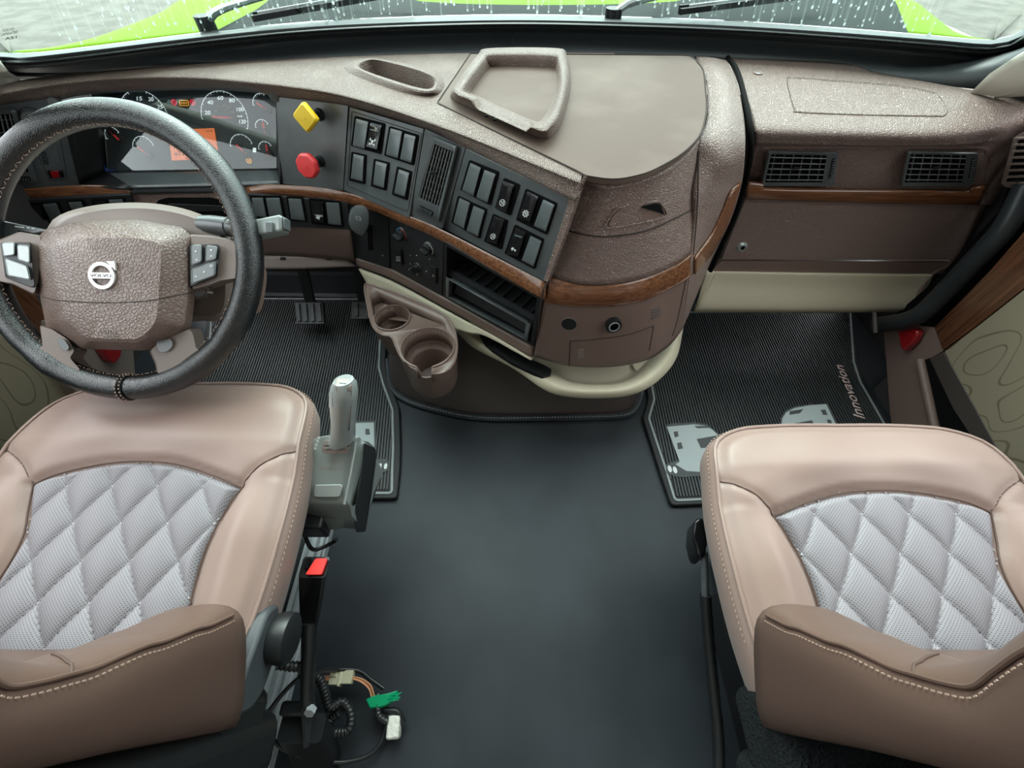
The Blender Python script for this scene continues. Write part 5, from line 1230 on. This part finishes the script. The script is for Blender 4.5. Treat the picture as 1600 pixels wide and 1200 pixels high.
bkp = flat(f4([(875,745),(880,690),(905,650),(960,620),(1060,606),(1172,602),(1232,725),(1250,760),(870,760)]), 'decaldark', pm, 'truck_print_backing', .0188)
tp2 = flat(f4([(884,745),(890,695),(912,658),(965,630),(1060,613),(1165,606),(1222,725),(1240,765),(884,765)]), 'decal', pm, 'truck_print', .0197)
for L in ([(935,650),(1022,636),(1000,662),(935,672)], [(1130,642),(1158,640),(1172,672),(1145,672)], [(900,738),(1075,706),(1085,728),(900,742)], [(1168,704),(1192,703),(1200,725),(1178,725)]): flat(f4(L), 'decaldark', tp2, 'print_window', .0202)
text('Innovation', PZ(1352,655,FZ+.02), PZ(1316,569,FZ+.02), PZ(1337,657,FZ+.02), 'pink', pm, 'script', shear=.5, off=.012)
dpb = flat([(552,658),(587,657),(588,700),(552,712)], 'decaldark', dm, 'truck_print_backing', .0188)
tp3 = flat([(553,661),(584,660),(585,698),(575,690),(560,688),(553,688)], 'decal', dm, 'truck_print', .0197); flat([(571,670),(577,670),(578,679),(571,679)], 'decaldark', tp3, 'print_window', .0202)
flat([(580,717),(604,717),(607,722),(606,735),(600,738),(580,741)], 'decaldark', dm, 'print_badge', .0188)
for x in (594, 602.5): B().disc(PZ(x, 728.5, FZ+.0196), V((.5, 0, 0)), V((0, 1, 0)), .0085, V((0, 0, .0006)), 20).build('print_headlight', 'white', dm)
flat([(585,724),(587,728),(589,723),(591,724),(588,731),(588,737),(585,737)], 'white', dm, 'print_mark', .0197)

# ------------------------------------------------------------------ brown plinth under the console
pl0 = [(606,560),(611,600),(628,618),(655,630),(700,642),(740,649),(790,651),(860,650),(930,649),(975,646),(992,635),(1000,615),(1003,590),(1003,560)]
a0 = resamp([PZ(x, y, FZ+.004) for x, y in pl0], 70); a1 = [V((p.x*.98, p.y+.015, FZ+.03)) for p in a0]; a2 = [V((p.x*.96, p.y+.08, FZ+.10)) for p in a0]; a3 = [V((p.x*.95, max(p.y+.2, .90), .40)) for p in a0]
plh = thing('engine_tunnel_cover', 'dark brown vinyl tunnel cover under the console with stitched hem', 'cover', (0, .9, 0))
surf('cover_face', [a0, a1, a2, a3], 'bootfloor', plh, 70, 24, .01, False)
B().tube([p+V((0, -.008, .004)) for p in a0], .0105, 8, False, .55, (0, 0, 1)).build('hem', 'rubberfloor', plh)
hs_ = B(); q = resamp([p+V((0, -.012, .0115)) for p in a0], 260)
for i in range(0, 259, 2): hs_.beam(q[i], q[i+1], V((0, 0, 1)), .0012, .0012)
hs_.build('hem_stitching', 'greystitch', plh, smooth=False)

# ------------------------------------------------------------------ pedals
def pedal(label, L, z, ribs, arm=True):
    z = FZ + z*.55
    t = thing('pedal', label, 'pedal', PZ(*L[0], z), 'foot pedals')
    P = [PZ(x, y, z+(.03 if i < 2 else 0)) for i, (x, y) in enumerate(L)]; q = roundpoly(P, .008)
    n_ = V((0, .35, .1)); B().prism(q, [p+V((0, .012, -.012)) for p in q]).build('pad', 'black', t, bevel=.002)
    for k in range(ribs):
        s = (k+.5)/ribs; a, b_ = P[0].lerp(P[1], s), P[3].lerp(P[2], s); B().beam(a.lerp(b_, .08)+V((0,-.002,.003)), a.lerp(b_, .92)+V((0,-.002,.003)), V((0, -.4, .9)), .010, .004).build('rubber_rib', 'panel2', t)
    B().tube([P[3]+V((0,-.002,.002)), P[2]+V((0,-.002,.002))], .003, 6).build('pad_edge', 'cowlin', t)
    if arm: m_ = (P[0]+P[1])/2; B().beam(m_+V((0, .01, -.01)), m_+V((0, .10, .20)), V((1, 0, 0)), .014, .030).build('arm', 'black', t)
pedal('wide ribbed brake pedal above the ribbed driver mat', [(460,472),(504,472),(507,505),(463,505)], .13, 4)
pedal('accelerator pedal partly hidden behind the cup holder', [(549,472),(582,470),(584,497),(549,497)], .10, 2)
tb_ = B().beam(PY(405,460,1.20), PY(590,462,1.20), V((0,-.7,.7)), .012, .012).build('toe_board', 'cowlin'); tag(tb_, 'grey edge strip of the toe board behind the pedals', 'toe board')
B().prism([PY(405,430,1.24), PY(590,430,1.24), PY(590,461,1.21), PY(405,460,1.21)], [p+V((0,.02,0)) for p in [PY(405,430,1.24), PY(590,430,1.24), PY(590,461,1.21), PY(405,460,1.21)]]).build('toe_board_face', 'panel2', tb_)

# ------------------------------------------------------------------ doors
def doorpl(x): return Pl([V((x, .3, .3)), V((x, .9, .3)), V((x, .9, .8))])
dR, dL = doorpl(1.08), doorpl(-1.08)
for sx, nm in ((1, 'door_2'), (-1, 'door_1')):
    d_ = B().box((sx*1.135, .17, .45), (.09, 1.24, .82)).build(nm, 'cabdark'); struct(d_)
    pl_ = dR if sx > 0 else dL
    if sx > 0:
        plate('door_wood_panel', pl_, [(1460,512),(1545,425),(1600,362),(1680,260),(1720,400),(1600,450),(1530,505),(1473,547)], 'wood_y', d_, .004, .02, .002)
        plate('door_fabric_panel', pl_, [(1476,549),(1530,508),(1600,453),(1720,380),(1760,800),(1640,800),(1562,712),(1510,618)], 'fabric', d_, .002, .02, .002)
        plate('door_trim', pl_, [(1380,505),(1460,512),(1474,548),(1450,562),(1436,562),(1452,600),(1470,680),(1560,712),(1640,800),(1640,900),(1420,900),(1390,640)], 'smooth_brown', d_, .0, .03, .003)
        plate('door_pocket', pl_, [(1438,568),(1448,561),(1474,551),(1512,622),(1560,712),(1600,760),(1580,800),(1470,700),(1455,640)], 'void', d_, .002, .006, .002)
        plate('pocket_lip', pl_, [(1452,560),(1474,550),(1520,632),(1565,715),(1610,790),(1590,800),(1530,700),(1490,640),(1466,590)], 'bootfloor', d_, .004, .01, .002)
        B().tube(resamp([pl_.at(x, y, .008) for x, y in ((1437,562),(1448,610),(1462,672),(1480,720))], 24), .010, 10).build('pocket_edge', 'smooth_brown', d_)
        rp3 = [PX(x, y, 1.055) for x, y in ((1402,517),(1428,513),(1434,518),(1426,535),(1411,549),(1406,542))]; rr3 = roundpoly(rp3, .006)
        B().prism(rr3, [p+V((.02, 0, 0)) for p in rr3]).build('door_reflector', 'redlens', d_, bevel=.004)
    else:
        plate('door_wood_panel', pl_, [(-60,380),(30,415),(80,505),(82,560),(30,505),(-60,440)], 'wood_y', d_, .004, .02, .002)
        plate('door_fabric_panel', pl_, [(-60,445),(30,508),(82,562),(140,640),(100,760),(-120,900)], 'fabric', d_, .002, .02, .002)
        plate('door_sliver', pl_, [(40,500),(82,545),(82,562),(60,545)], 'pillar', d_, .006, .006, .001)
        plate('door_trim', pl_, [(82,500),(205,500),(215,640),(140,642),(82,562)], 'taupe', d_, .03, .04, .003)
        rp3 = [PX(x, y, -1.03) for x, y in ((150,520),(192,520),(190,556),(181,568),(172,564),(158,545))]; rr3 = roundpoly(rp3, .006)
        B().prism(rr3, [p-V((.02, 0, 0)) for p in rr3]).build('door_reflector', 'redlens', d_, bevel=.003)
sl_ = T([(1700,150,.99)]) 
seal = resamp([PX(1690,150,1.10), PX(1620,262,1.085), PX(1590,320,1.075), PX(1565,362,1.07), PX(1520,410,1.065), PX(1470,462,1.06), PX(1440,490,1.05), PX(1410,502,1.04), PX(1370,508,1.03)], 50)
tag(B().tube(seal, .022, 14).build('door_seal', 'rubber'), 'thick black rubber door seal rising along the passenger door opening', 'door seal')
tag(B().prism([PX(x, y, 1.12) for x, y in ((1600,230),(1560,330),(1460,440),(1400,490),(1380,520),(1460,560),(1700,300))], [PX(x, y, 1.12)+V((.02,0,0)) for x, y in ((1600,230),(1560,330),(1460,440),(1400,490),(1380,520),(1460,560),(1700,300))]).build('dark_gap_sheet', 'void'), 'black sheet standing in for the shade beside the passenger dash end along the door seal', 'trim', kind='structure')  # flat black sheet paints in the shade of the gap by the door
kp = resamp([PX(1366,488,.97), PX(1368,520,.97)], 4); tag(B().tube(kp, .005, 8, False).build('kick_post', 'bootfloor'), 'short brown trim post under the passenger dash by the door', 'trim post')

# ------------------------------------------------------------------ driver belt buckle and wiring beside the seat
def GW(L): return [PZ(x, y, FZ+.6*z if z < .4 else z) for x, y, z in L]
bk2 = thing('seat_belt_buckle', 'black belt buckle with red button standing beside the driver seat', 'seat belt buckle', PZ(482, 1090, .20))
bb_ = [ (PZ(484,975,.40), .012, .016), (PZ(487,945,.43), .014, .020), (PZ(490,905,.47), .016, .024), (PZ(491,886,.49), .016, .025)]
B().stack([roundpoly([p+V((a*w_, b_*d_, 0)) for a, b_ in ((-1,-1),(1,-1),(1,1),(-1,1))], .005, 3) for p, d_, w_ in [(p, a, b_*.85) for p, a, b_ in bb_]]).build('buckle_body', 'gloss', bk2, ang=35)
p = bb_[-1][0]+V((.003, 0, .001)); rbn = roundpoly([p+V((-.012, -.013, 0)), p+V((.014, -.013, 0)), p+V((.017, .012, 0)), p+V((-.002, .012, 0))], .003, 3); B().prism([q+V((0,0,.005)) for q in rbn], rbn).build('release_button', 'belt', bk2, bevel=.001)
B().box(p+V((-.013, .004, .003)), (.006, .016, .006)).build('tongue_slot', 'void', bk2)
ss = [PZ(484,970,.41), PZ(483,1010,.38), PZ(481,1060,.34), PZ(480,1100,.31)]; B().tube(resamp(ss, 20), [.0135-.003*i/19 for i in range(20)], 14).build('sleeve', 'black', bk2)
B().beam(PZ(480,1085,.31), PZ(486,1160,.28), V((1, 0, .2)), .030, .006).build('anchor_strap', 'panel2', bk2)
B().disc(PZ(487,1106,.31), V((1,0,0)), V((0,.6,.8)), .009, V((0,-.008,.006)), 6).build('anchor_bolt', 'steel', bk2)
B().beam(PZ(440,1107,.30), PZ(482,1107,.30), V((0,0,1)), .022, .022).build('cross_bar', 'black', bk2, bevel=.006)
B().stack([roundpoly([V((-.39+a, y+b_, z)) for a, b_ in ((0,0),(.075,0),(.075,.04),(0,.04))], .01) for y, z in ((-.08,FZ),(-.05,FZ+.06),(-.03,FZ+.12))]).build('floor_bracket', 'black', bk2)
# corrugated conduit
wh = thing('wiring_harness', 'loose black wiring loom with taped plugs on the floor behind the selector', 'wiring', PZ(540, 1100, .05))
def conduit(P, r, name='conduit', rings=True, n=None):
    c = resamp(P, 160); L_ = sum((c[i+1]-c[i]).length for i in range(159)); k = int(L_/.0016)
    c = resamp(P, max(20, k)); rad = [r*(1.0 if (i % 4) < 2 else .82) for i in range(len(c))] if rings else r
    return B().tube(c, rad, 12).build(name, 'black', wh, ang=80)
conduit(GW([(486,1050,.22),(500,1062,.19),(508,1085,.16),(515,1105,.13),(535,1097,.11),(548,1115,.10),(545,1140,.09),(525,1145,.085),(512,1138,.085),(520,1120,.09),(533,1112,.10)]), .0085)
conduit(GW([(434,1038,.33),(455,1041,.32),(472,1042,.30)]), .0085)
conduit(GW([(590,1100,.07),(592,1118,.065),(604,1128,.06)]), .0075)
conduit(GW([(590,1085,.05),(600,1108,.05),(620,1112,.05),(630,1130,.03)]), .006, 'cable', False)
conduit(GW([(478,1050,.30),(450,1075,.28),(425,1105,.26),(412,1128,.24),(420,1145,.2),(440,1168,.14),(480,1184,.08),(530,1191,.04),(570,1183,.03),(592,1165,.03),(602,1140,.03),(604,1125,.04)]), .0036, 'cable', False)
conduit(GW([(480,1062,.27),(500,1050,.2),(525,1046,.12),(560,1048,.08),(580,1062,.06),(600,1076,.05)]), .004, 'cable', False)
for i in range(6): 
    o_ = V((.0016*cos(i), .0022*sin(i*2), .0016*sin(i))); B().tube(resamp([q+o_*(1+j*.25) for j, q in enumerate(GW([(551,1059,.09),(566,1064,.09),(578,1074,.085),(583,1088,.08)]))], 20), .0011, 6).build('wire', 'copper', wh)
for i in range(3): B().tube(resamp([q+V((0, .003*i-.003, 0)) for q in GW([(500,1062,.13),(508,1060,.12),(516,1059,.10)])], 8), .0011, 6).build('wire', 'copper', wh)
co_ = PZ(533,1058,.225); cn = B().box(co_+V((-.008,0,0)), (.024,.026,.018)).build('plug', 'connector', wh, bevel=.002); B().box(co_+V((.012,0,0)), (.022,.022,.015)).box(co_+V((-.012,.004,.010)), (.012,.008,.006)).box(co_+V((.0,0,.0)), (.004,.030,.020)).build('plug_socket', 'connector', cn, bevel=.001)
tpz = GW([(571,1092,.085),(586,1086,.095),(606,1083,.09),(622,1078,.085),(617,1089,.08),(607,1099,.08),(594,1104,.085),(577,1106,.08)]); B().prism(tpz, [p-V((0, .003, .012)) for p in tpz]).build('green_tape', 'green', wh, bevel=.002)
fr_ = B()
for i in range(9): a = GW([(608+rd.uniform(-3,3),1086+i*1.2,.085)])[0]; fr_.beam(a, a+V((.014+rd.uniform(0,.010), .004+rd.uniform(-.004,.006), .004)), V((0,0,1)), .0016, .0006)
fr_.build('tape_fringe', 'green', wh)
wt = PZ(618,1136,FZ+.01); B().box(wt+V((0,0,.012)), (.024, .036, .026), Matrix.Rotation(.08, 3, 'Z')).build('taped_plug', 'tape', wh, bevel=.005, seg=3)
